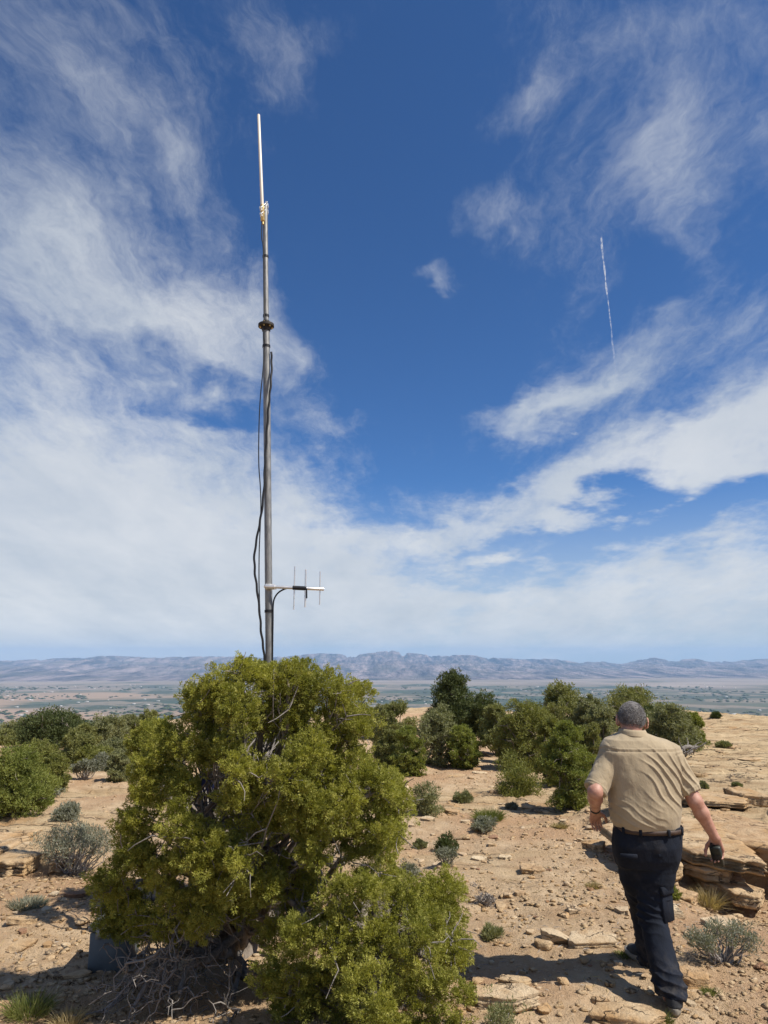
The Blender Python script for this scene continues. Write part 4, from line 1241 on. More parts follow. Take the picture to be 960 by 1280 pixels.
def gravel():
    n = 52000
    y = 3.4 * (16 / 3.4) ** rng.random(n); x = (rng.random(n) - 0.5) * 1.36 * y
    k = fbm(x * 0.9 + 3, y * 0.9, octs=3) + rng.normal(size=n) * 0.5 > -0.15
    x, y = x[k], y[k]
    z, rk = land(x, y, True)
    k = rng.random(len(x)) > rk * 0.85
    x, y, z = x[k], y[k], z[k]; n = len(x)
    s = 0.004 + 0.022 * rng.random(n) ** 5.0
    cube = np.array([[a, b, c] for a in (-1, 1) for b in (-1, 1) for c in (-1, 1)], float)
    v = cube[None] * rng.uniform(0.25, 1.1, (n, 8, 3)) * s[:, None, None] * np.array([1.15, 1, 0.5])
    a = rng.uniform(0, 6.28, n); ca, sa = np.cos(a)[:, None], np.sin(a)[:, None]
    v = np.stack([v[:, :, 0] * ca - v[:, :, 1] * sa, v[:, :, 0] * sa + v[:, :, 1] * ca, v[:, :, 2]], 2)
    v += np.stack([x, y, z + s * 0.2], 1)[:, None]
    q = np.array([[0, 1, 3, 2], [4, 6, 7, 5], [0, 4, 5, 1], [2, 3, 7, 6], [0, 2, 6, 4], [1, 5, 7, 3]])
    f = (q[None] + (np.arange(n) * 8)[:, None, None]).reshape(-1, 4)
    tag(obj('gravel', mesh_np('gravel', v.reshape(-1, 3), f, M['rock'])), kind='stuff')


gravel()

# ------------------------------------------------------------------ the antenna mast
def make_mast():
    D = 6.5
    p0 = W(336.5, 813, D); ptop = W(331.3, 258, D)
    ax = (ptop - p0); ax /= np.linalg.norm(ax)
    foot = p0 - ax * ((p0[2] - gz(p0[0], D)) / ax[2])
    on = lambda v: foot + ax * ((W(333, v, D)[2] - foot[2]) / ax[2])     # the point of the mast's axis at that height
    root = thing('antenna_mast', 'tall grey steel pipe mast carrying a white whip and small antenna behind the juniper', 'antenna mast', foot)
    L = lambda g, n, m, par=root, off=foot: g.build(n, m, par, True, off)
    fl = on(407)
    L(Geo().tube(np.linspace(foot - ax * 0.2, fl, 12), 0.0345, 20), 'lower_pole', M['galv'])
    L(Geo().tube(np.linspace(fl, ptop, 10), 0.0265, 18), 'upper_pole', M['galv'])
    g = Geo(); g.tube([fl - ax * 0.012, fl + ax * 0.012], 0.078, 28)
    g.tube([fl - ax * 0.06, fl - ax * 0.012], [0.040, 0.044], 20); g.tube([fl + ax * 0.012, fl + ax * 0.05], [0.038, 0.032], 20)
    fo = g.build('flange', M['rust'], root, False, foot)
    e1 = np.cross(ax, [0, 1, 0]); e1 /= np.linalg.norm(e1); e2 = np.cross(ax, e1)
    bolts = None
    for k in range(6):
        a = k * math.pi / 3 + 0.3; c = fl + (e1 * math.cos(a) + e2 * math.sin(a)) * 0.058
        Geo().tube([c - ax * 0.026, c + ax * 0.022], 0.0085, 6).build('bolt', M['brass'], fo, False, foot)
    for v, rr in ((321, 0.0285), (395, 0.0285), (433, 0.037), (764, 0.0375)):
        c = on(v); L(Geo().tube([c - ax * 0.012, c + ax * 0.012], rr + 0.002, 18), 'strap', M['black'])
    # white whip antenna with its bracket
    wb = W(328.3, 271, D - 0.045); wt = W(323.2, 143, D - 0.045); wa = (wt - wb) / np.linalg.norm(wt - wb)
    wh = L(Geo().tube([wb, wb + wa * 0.03, wt - wa * 0.01, wt], [0.012, 0.0165, 0.0150, 0.009], 14), 'whip_antenna', M['fibre'])
    L(Geo().tube([wb - wa * 0.05, wb - wa * 0.045, wb + wa * 0.13], [0.018, 0.022, 0.022], 14), 'antenna_base', M['brass'], wh)
    L(Geo().tube([wb - wa * 0.085, wb - wa * 0.05], 0.011, 10), 'connector', M['brass'], wh)
    for q in (0.02, 0.09):
        c = on(268) + ax * q; d = wb + wa * q
        g = Geo(); g.tube([d + (d - c) * 0.5, c - (d - c) * 0.9], 0.0125, 8)
        for s in (-1, 1): g.tube([d + (d - c) * 0.6 + e2 * 0.035 * s, c - (d - c) * 1.1 + e2 * 0.035 * s], 0.0055, 8)
        g.tube([c - (d - c) * 0.75 - e2 * 0.05, c - (d - c) * 0.75 + e2 * 0.05], 0.009, 8); g.tube([d + (d - c) * 0.5 - e2 * 0.05, d + (d - c) * 0.5 + e2 * 0.05], 0.009, 8)
        L(g, 'bracket', M['alu'])
    # three-element yagi on its boom
    b0 = W(331.5, 733, D - 0.055); b1 = W(404.5, 736.6, D - 0.055)
    bd = (b1 - b0) / np.linalg.norm(b1 - b0)
    yg = L(Geo().tube([b0 - bd * 0.01, b0, b1, b1 + bd * 0.004], [0.012, 0.0145, 0.0145, 0.011], 14), 'yagi_antenna', M['alu'])
    at = lambda u: b0 + bd * ((W(u, 735, D - 0.055)[0] - b0[0]) / bd[0])
    c = at(336.8)
    g = Geo(); g.tube([c - bd * 0.035 + (0, 0.0, 0), c + bd * 0.05], [0.026, 0.026], 14); g.tube([c + (0, -0.02, 0.0), c + (0, 0.11, 0)], 0.010, 8)
    g.tube([c + (0, 0.10, 0) - bd * 0.05, c + (0, 0.10, 0) + bd * 0.05], 0.014, 8)
    L(g, 'clamp', M['alu'], yg)
    for u, va, vb, rr in ((368.0, 708, 762, 0.0075), (382.0, 712, 759, 0.0100), (400.0, 714.5, 756, 0.0070)):
        c = at(u); h0 = W(u, va, c[1])[2]; h1 = W(u, vb, c[1])[2]
        L(Geo().tube([(c[0], c[1], h1), (c[0], c[1], h0)], rr, 8), 'element', M['alu'], yg)
    L(Geo().tube([at(366), at(383)], 0.0195, 14), 'feed_sleeve', M['black'], yg)
    c = at(383.5); L(Geo().tube([c + (0, -0.012, 0.0), c + (0.003, -0.012, -0.09)], 0.006, 8), 'feed_stub', M['black'], yg)

    def cable(pts, rr, dy, wob=0.0):
        P = np.array([W(u, v, D - 0.05 + dd) for u, v, dd in pts])
        # smooth spline through the points
        t = np.linspace(0, len(P) - 1, len(P) * 7); i = np.clip(t.astype(int), 0, len(P) - 2); f = (t - i)[:, None]
        g0 = np.gradient(P, axis=0)
        q = P[i] * (2 * f ** 3 - 3 * f ** 2 + 1) + g0[i] * (f ** 3 - 2 * f ** 2 + f) + P[i + 1] * (3 * f ** 2 - 2 * f ** 3) + g0[i + 1] * (f ** 3 - f ** 2)
        q[:, 0] += wob * np.sin(np.arange(len(q)) * 0.9)
        L(Geo().tube(q, rr, 8), 'cable', M['black'])
    cable([(368, 734, 0), (358, 735.5, 0), (349, 740, 0.01), (343.5, 747, 0.02), (341.5, 756, 0.03), (341.2, 775, 0.03), (340.8, 800, 0.03), (340.5, 830, 0.03)], 0.0075, 0)
    cable([(339, 440, 0.03), (339.6, 458, 0.03), (338.5, 480, 0.0), (336.5, 500, -0.01), (334.5, 525, -0.01), (332.6, 555, 0.0), (331.2, 580, 0.0), (330.0, 610, 0.0), (327.0, 640, 0), (322.5, 665, 0), (318.2, 692, 0), (318.6, 715, 0), (321.5, 738, 0), (324.5, 765, 0), (326.5, 790, 0.01), (329.5, 812, 0.02), (331, 835, 0.03)], 0.0105, 0, 0.003)
    cable([(327.5, 275, 0.0), (327.0, 296, 0), (328.6, 305, 0.01), (329.5, 322, 0.02), (330, 360, 0.02), (330.3, 400, 0.0), (329.3, 418, 0), (330.6, 433, 0.02), (328.8, 462, 0), (325.2, 500, 0), (323.6, 540, 0), (323.5, 580, 0), (325.5, 610, 0), (326.0, 640, 0), (324.0, 690, 0), (324.0, 740, 0), (326.5, 790, 0), (329.5, 815, 0.02), (330.5, 835, 0.03)], 0.0055, 0)


make_mast()

# equipment half hidden by the juniper
def box_thing(name, label, cat, u0, u1, vt, vb, y, dp, mat, lidmat, turn=0.0):
    a, b = W(u0, vt, y), W(u1, vb, y)
    w = b[0] - a[0]; cx = (a[0] + b[0]) / 2; zb = gz(cx, y + dp / 2)
    root = thing(name, label, cat, (cx, y + dp / 2, zb)); root.rotation_euler = (0, 0, turn)
    H = a[2] - zb
    g = Geo(); g.box((-w / 2, -dp / 2, -0.04), (w / 2, dp / 2, H * 0.84), 0.008); g.build('body', mat, root)
    g = Geo(); g.box((-w / 2 - 0.012, -dp / 2 - 0.012, H * 0.84 + 0.003), (w / 2 + 0.012, dp / 2 + 0.012, H), 0.01); g.build('lid', lidmat, root)
    for s in (-1, 1):
        g = Geo(); g.box((w * 0.25 * s - 0.018, -dp / 2 - 0.022, H * 0.72), (w * 0.25 * s + 0.018, -dp / 2 - 0.013, H * 0.92), 0.003); g.build('latch', M['galv'], root)


box_thing('equipment_box', 'blue-grey metal equipment box in the shade under the left side of the juniper', 'equipment box', 112, 156, 1156, 1200, 5.15, 0.3, M['greybox'], M['galv'], 0.05)
box_thing('equipment_cabinet', 'dark cabinet with a blue top glimpsed through the branches of the big juniper', 'equipment box', 243, 277, 972, 1100, 6.3, 0.28, M['black'], M['bluebox'], -0.1)

# ------------------------------------------------------------------ the walking man


class Field:
    def __init__(s, lo, hi, h):
        s.lo = np.array(lo, float); s.h = h
        s.n = np.ceil((np.array(hi) - s.lo) / h).astype(int) + 1
        s.F = np.full(s.n, 1.0, np.float32)
        s.ax = [s.lo[k] + np.arange(s.n[k]) * h for k in range(3)]

    def sub(s, lo, hi):
        a = np.clip(((np.array(lo) - s.lo) / s.h).astype(int), 0, s.n - 1); b = np.clip(((np.array(hi) - s.lo) / s.h).astype(int) + 2, 1, s.n)
        sl_ = tuple(slice(a[k], b[k]) for k in range(3))
        P = np.stack(np.meshgrid(*[s.ax[k][sl_[k]] for k in range(3)], indexing='ij'), -1)
        return sl_, P

    def put(s, fn, lo, hi, k=0.01, op='add'):
        m = k + 0.03
        sl_, P = s.sub(np.array(lo) - m, np.array(hi) + m)
        if P.size == 0: return s
        d = fn(P); f = s.F[sl_]
        if op == 'add':
            h = np.clip(0.5 + 0.5 * (f - d) / k, 0, 1)
            s.F[sl_] = f * (1 - h) + d * h - k * h * (1 - h)
        elif op == 'cut':
            h = np.clip(0.5 - 0.5 * (f + d) / k, 0, 1)
            s.F[sl_] = f * (1 - h) - d * h + k * h * (1 - h)
        return s

    def cone(s, a, b, r1, r2, k=0.01, keep=None):
        a, b = np.array(a, float), np.array(b, float); ba = b - a; l2 = np.dot(ba, ba)
        def fn(P):
            t = np.clip(((P - a) @ ba) / l2, 0, 1)
            d = np.linalg.norm(P - a - t[..., None] * ba, axis=-1) - (r1 + (r2 - r1) * t)
            if keep is not None: d = np.maximum(d, keep(P))
            return d
        r = max(r1, r2)
        return s.put(fn, np.minimum(a, b) - r, np.maximum(a, b) + r, k)

    def ell(s, c, rad, Mx=None, k=0.01, op='add'):
        c = np.array(c, float); rad = np.array(rad, float); Mx = np.eye(3) if Mx is None else Mx
        def fn(P):
            q = (P - c) @ Mx
            k0 = np.linalg.norm(q / rad, axis=-1); k1 = np.linalg.norm(q / rad ** 2, axis=-1) + 1e-9
            return k0 * (k0 - 1) / k1
        r = rad.max()
        return s.put(fn, c - r, c + r, k, op)

    def loft(s, sec, k=0.01, power=2.3):
        """SEC: rows of z, cx, cy, rx, ry"""
        sec = np.array(sorted(sec)); z = sec[:, 0]
        def fn(P):
            Z = P[..., 2]; v = [np.interp(Z, z, sec[:, j]) for j in (1, 2, 3, 4)]
            q = (np.abs((P[..., 0] - v[0]) / v[2]) ** power + np.abs((P[..., 1] - v[1]) / v[3]) ** power) ** (1 / power)
            d = (q - 1) * np.minimum(v[2], v[3])
            return np.maximum(d, np.maximum(Z - z[-1], z[0] - Z))
        lo = [(sec[:, 1] - sec[:, 3]).min(), (sec[:, 2] - sec[:, 4]).min(), z[0]]; hi = [(sec[:, 1] + sec[:, 3]).max(), (sec[:, 2] + sec[:, 4]).max(), z[-1]]
        return s.put(fn, lo, hi, k)

    def mesh(s):
        """surface nets"""
        F = s.F; I = F < 0
        nx, ny, nz = F.shape
        cs = [I[a:nx - 1 + a, b:ny - 1 + b, c:nz - 1 + c] for a in (0, 1) for b in (0, 1) for c in (0, 1)]
        cnt = sum(c.astype(np.int8) for c in cs)
        act = (cnt > 0) & (cnt < 8)
        ids = np.argwhere(act); idx = np.full(act.shape, -1, np.int64); idx[act] = np.arange(len(ids))
        off = np.array([[a, b, c] for a in (0, 1) for b in (0, 1) for c in (0, 1)])
        val = np.stack([F[ids[:, 0] + o[0], ids[:, 1] + o[1], ids[:, 2] + o[2]] for o in off], 1)
        acc = np.zeros((len(ids), 3)); num = np.zeros(len(ids))
        for a in range(8):
            for b in range(a + 1, 8):
                if np.abs(off[a] - off[b]).sum() != 1: continue
                m = (val[:, a] < 0) != (val[:, b] < 0)
                t = np.where(m, val[:, a] / np.where(m, val[:, a] - val[:, b], 1), 0)
                acc += m[:, None] * (off[a] + t[:, None] * (off[b] - off[a])); num += m
        V = s.lo + (ids + acc / num[:, None]) * s.h
        Q = []
        for ax in range(3):
            o1, o2 = [(1, 2), (2, 0), (0, 1)][ax]
            A = np.take(I, range(F.shape[ax] - 1), ax); B = np.take(I, range(1, F.shape[ax]), ax)
            e = np.argwhere(A != B); e = e[(e[:, o1] > 0) & (e[:, o2] > 0) & (e[:, o1] < F.shape[o1] - 1) & (e[:, o2] < F.shape[o2] - 1)]
            def c(d1, d2):
                q = e.copy(); q[:, o1] -= d1; q[:, o2] -= d2
                return idx[q[:, 0], q[:, 1], q[:, 2]]
            q = np.stack([c(1, 1), c(0, 1), c(0, 0), c(1, 0)], 1)
            flip = ~I[e[:, 0], e[:, 1], e[:, 2]]
            q[flip] = q[flip][:, ::-1]
            Q.append(q)
        Q = np.concatenate(Q); Q = Q[(Q >= 0).all(1)]
        return V, Q


def relax(V, Q, it=3, lam=0.5):
    E = np.concatenate([Q[:, [0, 1]], Q[:, [1, 2]], Q[:, [2, 3]], Q[:, [3, 0]]]); E = np.concatenate([E, E[:, ::-1]])
    n = np.bincount(E[:, 0], minlength=len(V)).astype(float)
    for _ in range(it):
        s = np.stack([np.bincount(E[:, 0], V[E[:, 1], k], len(V)) for k in range(3)], 1)
        V = V + lam * (s / np.maximum(n, 1)[:, None] - V)
    return V


def normals(V, Q):
    fn = np.cross(V[Q[:, 2]] - V[Q[:, 0]], V[Q[:, 3]] - V[Q[:, 1]])
    N = np.zeros_like(V)
    for k in range(4):
        for j in range(3): N[:, j] += np.bincount(Q[:, k], fn[:, j], len(V))
    return N / (np.linalg.norm(N, axis=1, keepdims=True) + 1e-12)


def frame(y, x=None):
    """orthonormal columns (side, forward, up) for a forward direction"""
    y = np.array(y, float); y /= np.linalg.norm(y)
    z = np.array([0, 0, 1.0]) if x is None else np.array(x, float)
    s_ = np.cross(y, z); s_ /= np.linalg.norm(s_); u_ = np.cross(s_, y)
    return np.stack([s_, y, u_], 1)


def hand(F, wrist, d, thumb, curl, tcurl=0.5, spread=0.16, k=0.005, sc=1.0):
    """palm, four unequal bent fingers and a thumb leaving the side of the palm. D: along the hand, THUMB: towards the thumb side; fingers curl towards the palm face"""
    d = np.array(d, float); d /= np.linalg.norm(d)
    t = np.array(thumb, float); t -= d * np.dot(t, d); t /= np.linalg.norm(t)
    nrm = np.cross(d, t) * hand.side                                # out of the palm face
    w = np.array(wrist, float)
    tips = []
    for i, (off, ln, r) in enumerate(((0.030, 0.078, 0.0088), (0.010, 0.086, 0.0092), (-0.011, 0.080, 0.0087), (-0.031, 0.063, 0.0076))):
        k0 = w + t * off * 0.62 * sc + d * 0.012; k1 = w + t * off * sc + d * (0.088 - 0.05 * abs(off - 0.01)) * sc
        F.cone(k0, k1, 0.0155 * sc, 0.0125 * sc, 0.012)
        dirv = d + t * off * spread * 6; dirv /= np.linalg.norm(dirv)
        p = k1; a = 0.0
        for j, fr in enumerate((0.45, 0.31, 0.24)):
            a += curl[i] * (0.75, 1.0, 0.7)[j]
            dd = dirv * math.cos(a) + nrm * math.sin(a)
            q = p + dd * ln * fr * sc
            F.cone(p, q, r * (1.06 - 0.1 * j) * sc, r * (0.98 - 0.12 * j) * sc, k); p = q
        tips.append(p)
    b = w + d * 0.022 * sc + t * 0.020 * sc + nrm * 0.004; m = w + d * 0.055 * sc + t * 0.050 * sc + nrm * 0.018 * sc
    F.cone(w + d * 0.015 + t * 0.008, m, 0.017 * sc, 0.0125 * sc, 0.010)
    q = m + (d * 0.85 + t * 0.35 + nrm * tcurl) / np.linalg.norm(d * 0.85 + t * 0.35 + nrm * tcurl) * 0.034 * sc
    F.cone(m, q, 0.0112 * sc, 0.0100 * sc, k)
    e = q + (d * 0.95 - t * 0.05 + nrm * tcurl * 1.2) / np.linalg.norm(d * 0.95 - t * 0.05 + nrm * tcurl * 1.2) * 0.027 * sc
    F.cone(q, e, 0.0098 * sc, 0.0078 * sc, k)
    return w + d * 0.085 * sc + nrm * 0.028 * sc, nrm, d, t


def make_man():
    org = np.array([W(815, 1230, 4.75)[0], 4.75, 0.0]); org[2] = gz(org[0], org[1])
    root = thing('person', 'heavyset grey-haired man in khaki shirt and dark trousers walking away down the rocky slope', 'person', org)

    def put(name, V, Q, mat, parent=root, smooth=True):
        return obj(name, mesh_np(name, V - org, Q, mat, smooth), parent)

    def build(name, g, mat, parent=root, smooth=True): return g.build(name, mat, parent, smooth, org)
    # ---- joints
    head = W(789.5, 897, 4.90); head[2] = W(789.5, 877, 4.90)[2] - 0.117
    HM = frame((0.22, 1.0, -0.22), (0.10, 0.0, 1.0))
    hp = lambda x, y, z: head + HM @ np.array([x, y, z])
    neck0 = W(790, 922, 4.84)
    shL, shR = W(763, 942, 4.84), W(838, 944, 4.83)
    elL, wrL = W(744, 990, 4.70), W(744, 1013, 4.90)
    elR, wrR = W(869, 1002, 4.72), W(893, 1046, 4.74)
    pel = W(810, 1055, 4.80)
    hipL, knL, anL = W(790, 1082, 4.82), W(803, 1140, 5.08), W(814, 1193, 5.06)
    hipR, knR, anR = W(826, 1082, 4.78), W(815, 1146, 4.74), W(842, 1246, 4.49)
    # ---- body: one continuous surface
    lo = np.array([min(wrL[0], elL[0]) - 0.14, 4.25, org[2] - 0.06]); hi = np.array([wrR[0] + 0.16, 5.45, head[2] + 0.16])
    B = Field(lo, hi, 0.0048)
    B.ell(hp(0, 0, 0.012), (0.078, 0.098, 0.100), HM, 0.02)
    B.ell(hp(0, 0.030, -0.050), (0.062, 0.072, 0.078), HM, 0.03)
    B.ell(hp(0, 0.072, -0.095), (0.030, 0.028, 0.026), HM, 0.03)      # chin
    B.cone(hp(0, 0.097, 0.0), hp(0, 0.117, -0.037), 0.010, 0.015, 0.012)
    for s in (-1, 1):
        B.ell(hp(0.013 * s, 0.105, -0.038), (0.009, 0.011, 0.008), HM, 0.006)
        B.ell(hp(0.040 * s, 0.080, -0.030), (0.026, 0.022, 0.022), HM, 0.02)   # cheek
        B.cone(hp(0.012 * s, 0.098, 0.018), hp(0.045 * s, 0.084, 0.018), 0.009, 0.008, 0.012)  # brow
        B.ell(hp(0.031 * s, 0.098, 0.001), (0.015, 0.012, 0.010), HM, 0.006, 'cut')
        # ear: rim and lobe standing off the side of the head
        for q in range(7):
            a0, a1 = 2.0 - q * 0.62, 2.0 - (q + 1) * 0.62
            if q > 5: continue
            f = lambda a: hp((0.083 + 0.010 * (1 + math.cos(a)) * 0.5 + 0.006) * s, -0.008 - 0.017 * math.cos(a), -0.012 + 0.031 * math.sin(a))
            B.cone(f(a0), f(a1), 0.0058, 0.0056, 0.006)
        B.ell(hp(0.080 * s, 0.000, -0.014), (0.010, 0.018, 0.026), HM, 0.006)
        B.ell(hp(0.084 * s, 0.008, -0.044), (0.007, 0.009, 0.010), HM, 0.006)
    B.cone(hp(-0.020, 0.100, -0.063), hp(0.020, 0.100, -0.063), 0.0075, 0.0075, 0.008)
    B.cone(hp(-0.018, 0.098, -0.073), hp(0.018, 0.098, -0.073), 0.0075, 0.0075, 0.006)
    B.cone(hp(0, -0.020, -0.050), neck0 + (0, 0, -0.03), 0.056, 0.060, 0.02)
    B.cone(hp(0, -0.040, -0.060), hp(0, -0.036, -0.085), 0.040, 0.043, 0.03)   # nape fold
    B.cone(neck0 - (0, 0, 0.14), pel, 0.11, 0.10, 0.05); B.cone(shL - (0, 0, 0.02), shR - (0, 0, 0.02), 0.05, 0.05, 0.03); B.cone(neck0 + (0, 0, -0.03), neck0 - (0, 0, 0.12), 0.06, 0.09, 0.03)
    for a, e, w in ((shL, elL, wrL), (shR, elR, wrR)):
        B.cone(a, e, 0.056, 0.044, 0.02)
        m = e * 0.68 + w * 0.32
        B.cone(e, m, 0.043, 0.044, 0.02); B.cone(m, w, 0.044, 0.0285, 0.02)
    hand.side = 1
    hand(B, wrL, W(744, 1031, 5.0) - wrL, (1.0, 0.25, 0.15), (0.30, 0.36, 0.42, 0.50), 0.25, 0.10)
    hand.side = -1
    gc, gn, gd, gt = hand(B, wrR, W(899, 1072, 4.78) - wrR, (-0.72, 0.55, 0.1), (0.62, 0.66, 0.68, 0.72), 0.75, 0.05)
    for h, kn, an in ((hipL, knL, anL), (hipR, knR, anR)):
        B.cone(pel * 0.4 + h * 0.6, h, 0.07, 0.065, 0.03); B.cone(h, kn, 0.062, 0.05, 0.03); B.cone(kn, an, 0.055, 0.040, 0.03); B.cone(an, an + (0, 0.09, -0.04), 0.040, 0.030, 0.03)
    V, Q = B.mesh(); V = relax(V, Q, 1, 0.4)
    put('body', V, Q, M['skin'])
    for s in (-1, 1):
        v, f = ico(2); g = Geo(); g.add(v * 0.0115 + hp(0.031 * s, 0.083, 0.001), f); build('eye', g, M['eye'])
    # ---- hair: cropped, thinner on the crown
    Hf = Field(head - 0.16, head + 0.16, 0.0048)
    Hf.ell(hp(0, -0.004, 0.016), (0.0835, 0.101, 0.1035), HM, 0.01)
    def hairline(P):
        q = (P - head) @ HM
        front = q[..., 1] - (0.058 + 0.25 * (q[..., 2] - 0.03))
        side = np.where(q[..., 1] > -0.01, -0.004 + 0.5 * (q[..., 1] + 0.01), -0.004 + 0.85 * (q[..., 1] + 0.01)) - q[..., 2]
        return np.maximum(front * 0.9, side * 0.8) * -1
    Hf.put(hairline, head - 0.16, head + 0.16, 0.006, 'cut')
    V, Q = Hf.mesh(); N = normals(V, Q)
    V = V + N * (0.0022 * fbm(V[:, 0] * 90, V[:, 1] * 90, V[:, 2] * 90, 2))[:, None]
    hr = put('hair', V, Q, M['hair'])
    q = (V - head) @ HM
    k = rng.choice(len(V), 14000)
    dn = N[k] * 0.35 + (HM @ np.array([0, -0.35, -1.0])) * 0.8 + rng.normal(size=(14000, 3)) * 0.25
    vv_, ff_ = blades(V[k] + N[k] * 0.0005, dn, rng.uniform(0.008, 0.018, 14000), 0.0013)
    for a, b, mt in ((0, 8000, 'hair'), (8000, 14000, 'hair_white')): put('hair_strand', vv_[a * 4:b * 4], ff_[a:b] - a * 4, M[mt], hr, False)['kind'] = 'stuff'
    # ---- shirt
    sec = []
    for v, a, b, cy, ry in ((917, 774, 808, 4.86, 0.082), (921, 767, 817, 4.855, 0.100), (926, 757, 832, 4.845, 0.118), (934, 752, 845, 4.84, 0.136), (944, 751, 851, 4.83, 0.148),
                            (962, 755, 853, 4.815, 0.160), (985, 760, 851, 4.80, 0.168), (1008, 761, 851, 4.79, 0.176), (1023, 762, 851, 4.785, 0.180), (1032, 763.5, 850, 4.785, 0.178), (1038, 767, 849, 4.785, 0.172), (1041.5, 769, 848, 4.785, 0.162)):
        if v > 950: a, b = a + 2, b - 2
        z = W(800, v, cy - ry * 0.9)[2]; s = pxm(cy, z)
        sec.append((z, W((a + b) / 2, v, cy)[0], cy, (b - a) / 2 * s, ry))
    lo = np.array([elL[0] - 0.16, 4.45, sec[-1][0] - 0.03]); hi = np.array([elR[0] + 0.16, 5.2, sec[0][0] + 0.06])
    Sh = Field(lo, hi, 0.005)
    Sh.loft(sec, 0.02, 2.35)
    slL0, slL1 = W(766, 944, 4.84), W(743, 988, 4.74)
    slR0, slR1 = W(836, 946, 4.83), W(863, 992, 4.75)
    for a, b, r1, r2 in ((slL0, slL1, 0.078, 0.070), (slR0, slR1, 0.080, 0.068)):
        ax = (b - a) / np.linalg.norm(b - a)
        Sh.cone(a, b + ax * 0.08, r1, r2, 0.022, keep=lambda P, b=b, ax=ax: (P - b) @ ax)
    V, Q = Sh.mesh(); V = relax(V, Q, 2, 0.5); N = normals(V, Q)
    zc0, zc1 = sec[-1][0], sec[0][0]
    t = (V[:, 2] - zc0) / (zc1 - zc0); xc = np.interp(V[:, 2], [r[0] for r in sec[::-1]], [r[1] for r in sec[::-1]])
    s_ = (V[:, 0] - xc) / 0.25
    wx, wz = V[:, 0] + 0.055 * vnoise(V[:, 0] * 5, V[:, 1] * 5, V[:, 2] * 5), V[:, 2] + 0.035 * vnoise(V[:, 0] * 4 + 9, V[:, 1] * 4, V[:, 2] * 6)
    ph = (wz + 0.95 * wx + 0.9 * (wx - xc) ** 2 + 0.02 * vnoise(wx * 9, wz * 9)) / 0.078
    fold = (1 - np.abs(np.sin(ph * math.pi))) ** 2.4
    msk = ss(s_, -0.45, 0.25) * ss(t, 0.10, 0.35) * ss(t, 0.95, 0.72) * (0.12 + 0.88 * ss(vnoise(wx * 6 + 2, wz * 4), -0.35, 0.45))
    d = 0.0125 * fold * msk
    ph2 = (wz + 0.55 * wx + 0.012 * vnoise(wx * 14, wz * 14)) / 0.045
    d += 0.006 * (1 - np.abs(np.sin(ph2 * math.pi))) ** 2 * ss(t, 0.42, 0.2) * ss(t, 0.02, 0.10) * np.clip(vnoise(wx * 9 + 5, wz * 6 + 3) + 0.55, 0, 1)
    d += 0.0055 * fbm(V[:, 0] * 9, V[:, 1] * 9, V[:, 2] * 6, 3)
    d += 0.004 * np.abs(fbm(V[:, 0] * 18 + 4, V[:, 1] * 18, V[:, 2] * 11, 2)) * (np.abs(s_) > 0.85)
    d += 0.0035 * ss(np.abs(t - 0.845), 0.010, 0.0) * (V[:, 1] < 4.85) - 0.004 * ss(np.abs(t - 0.820), 0.012, 0.0) * (V[:, 1] < 4.85)
    for a_, b_ in ((slL0, slL1), (slR0, slR1)):
        ax_ = (b_ - a_) / np.linalg.norm(b_ - a_); h_ = (V - a_) @ ax_; rr_ = np.linalg.norm(V - a_ - h_[:, None] * ax_, axis=1)
        d -= 0.006 * ss(np.abs(h_ - 0.018), 0.011, 0.0) * (rr_ < 0.12) * (np.abs(V[:, 0] - xc) > 0.12)
        d += 0.003 * ss(np.abs(h_ - np.linalg.norm(b_ - a_) + 0.022), 0.008, 0.0) * (rr_ < 0.10)
    V = V + N * d[:, None]; V = relax(V, Q, 1, 0.2)
    sh_ = put('shirt', V, Q, M['khaki'])
    # collar: a folded band round the neck
    cw = W(790.5, 915.5, 4.86); th = np.linspace(0, 2 * math.pi, 56, endpoint=False)
    prof = [(0.070, -0.030), (0.071, 0.006), (0.074, 0.021), (0.079, 0.022), (0.086, 0.008), (0.094, -0.012), (0.097, -0.020), (0.092, -0.021), (0.083, -0.012)]
    v = np.array([[cw[0] + q * 1.02 * math.cos(a), cw[1] + q * 1.12 * math.sin(a) + 0.02 * 0, cw[2] + h - 0.028 * max(0, math.sin(a)) ** 2 - 0.004 * math.cos(a)] for a in th for q, h in prof])
    n, m = len(th), len(prof); i, j = np.meshgrid(np.arange(n), np.arange(m - 1), indexing='ij')
    put('collar', v, np.stack([i * m + j, ((i + 1) % n) * m + j, ((i + 1) % n) * m + j + 1, i * m + j + 1], -1).reshape(-1, 4)[:, ::-1], M['khaki'])
    # ---- trousers
    lo = np.array([W(760, 1100, 4.8)[0] - 0.12, 4.28, org[2] - 0.05]); hi = np.array([W(860, 1100, 4.8)[0] + 0.12, 5.35, sec[-1][0] + 0.05])
    T = Field(lo, hi, 0.0055)
    tsec = []
    for v, a, b, cy, ry in ((1036, 770, 850, 4.785, 0.155), (1046, 768, 851, 4.785, 0.162), (1062, 768, 850, 4.785, 0.168), (1078, 770, 847, 4.79, 0.160), (1088, 774, 843, 4.80, 0.14)):
        z = W(800, v, cy - ry * 0.9)[2]; s = pxm(cy, z)
        tsec.append((z, W((a + b) / 2, v, cy)[0], cy, (b - a) / 2 * s, ry))
    T.loft(tsec, 0.02, 2.4)
    cut = lambda zz: (lambda P: zz - P[..., 2])
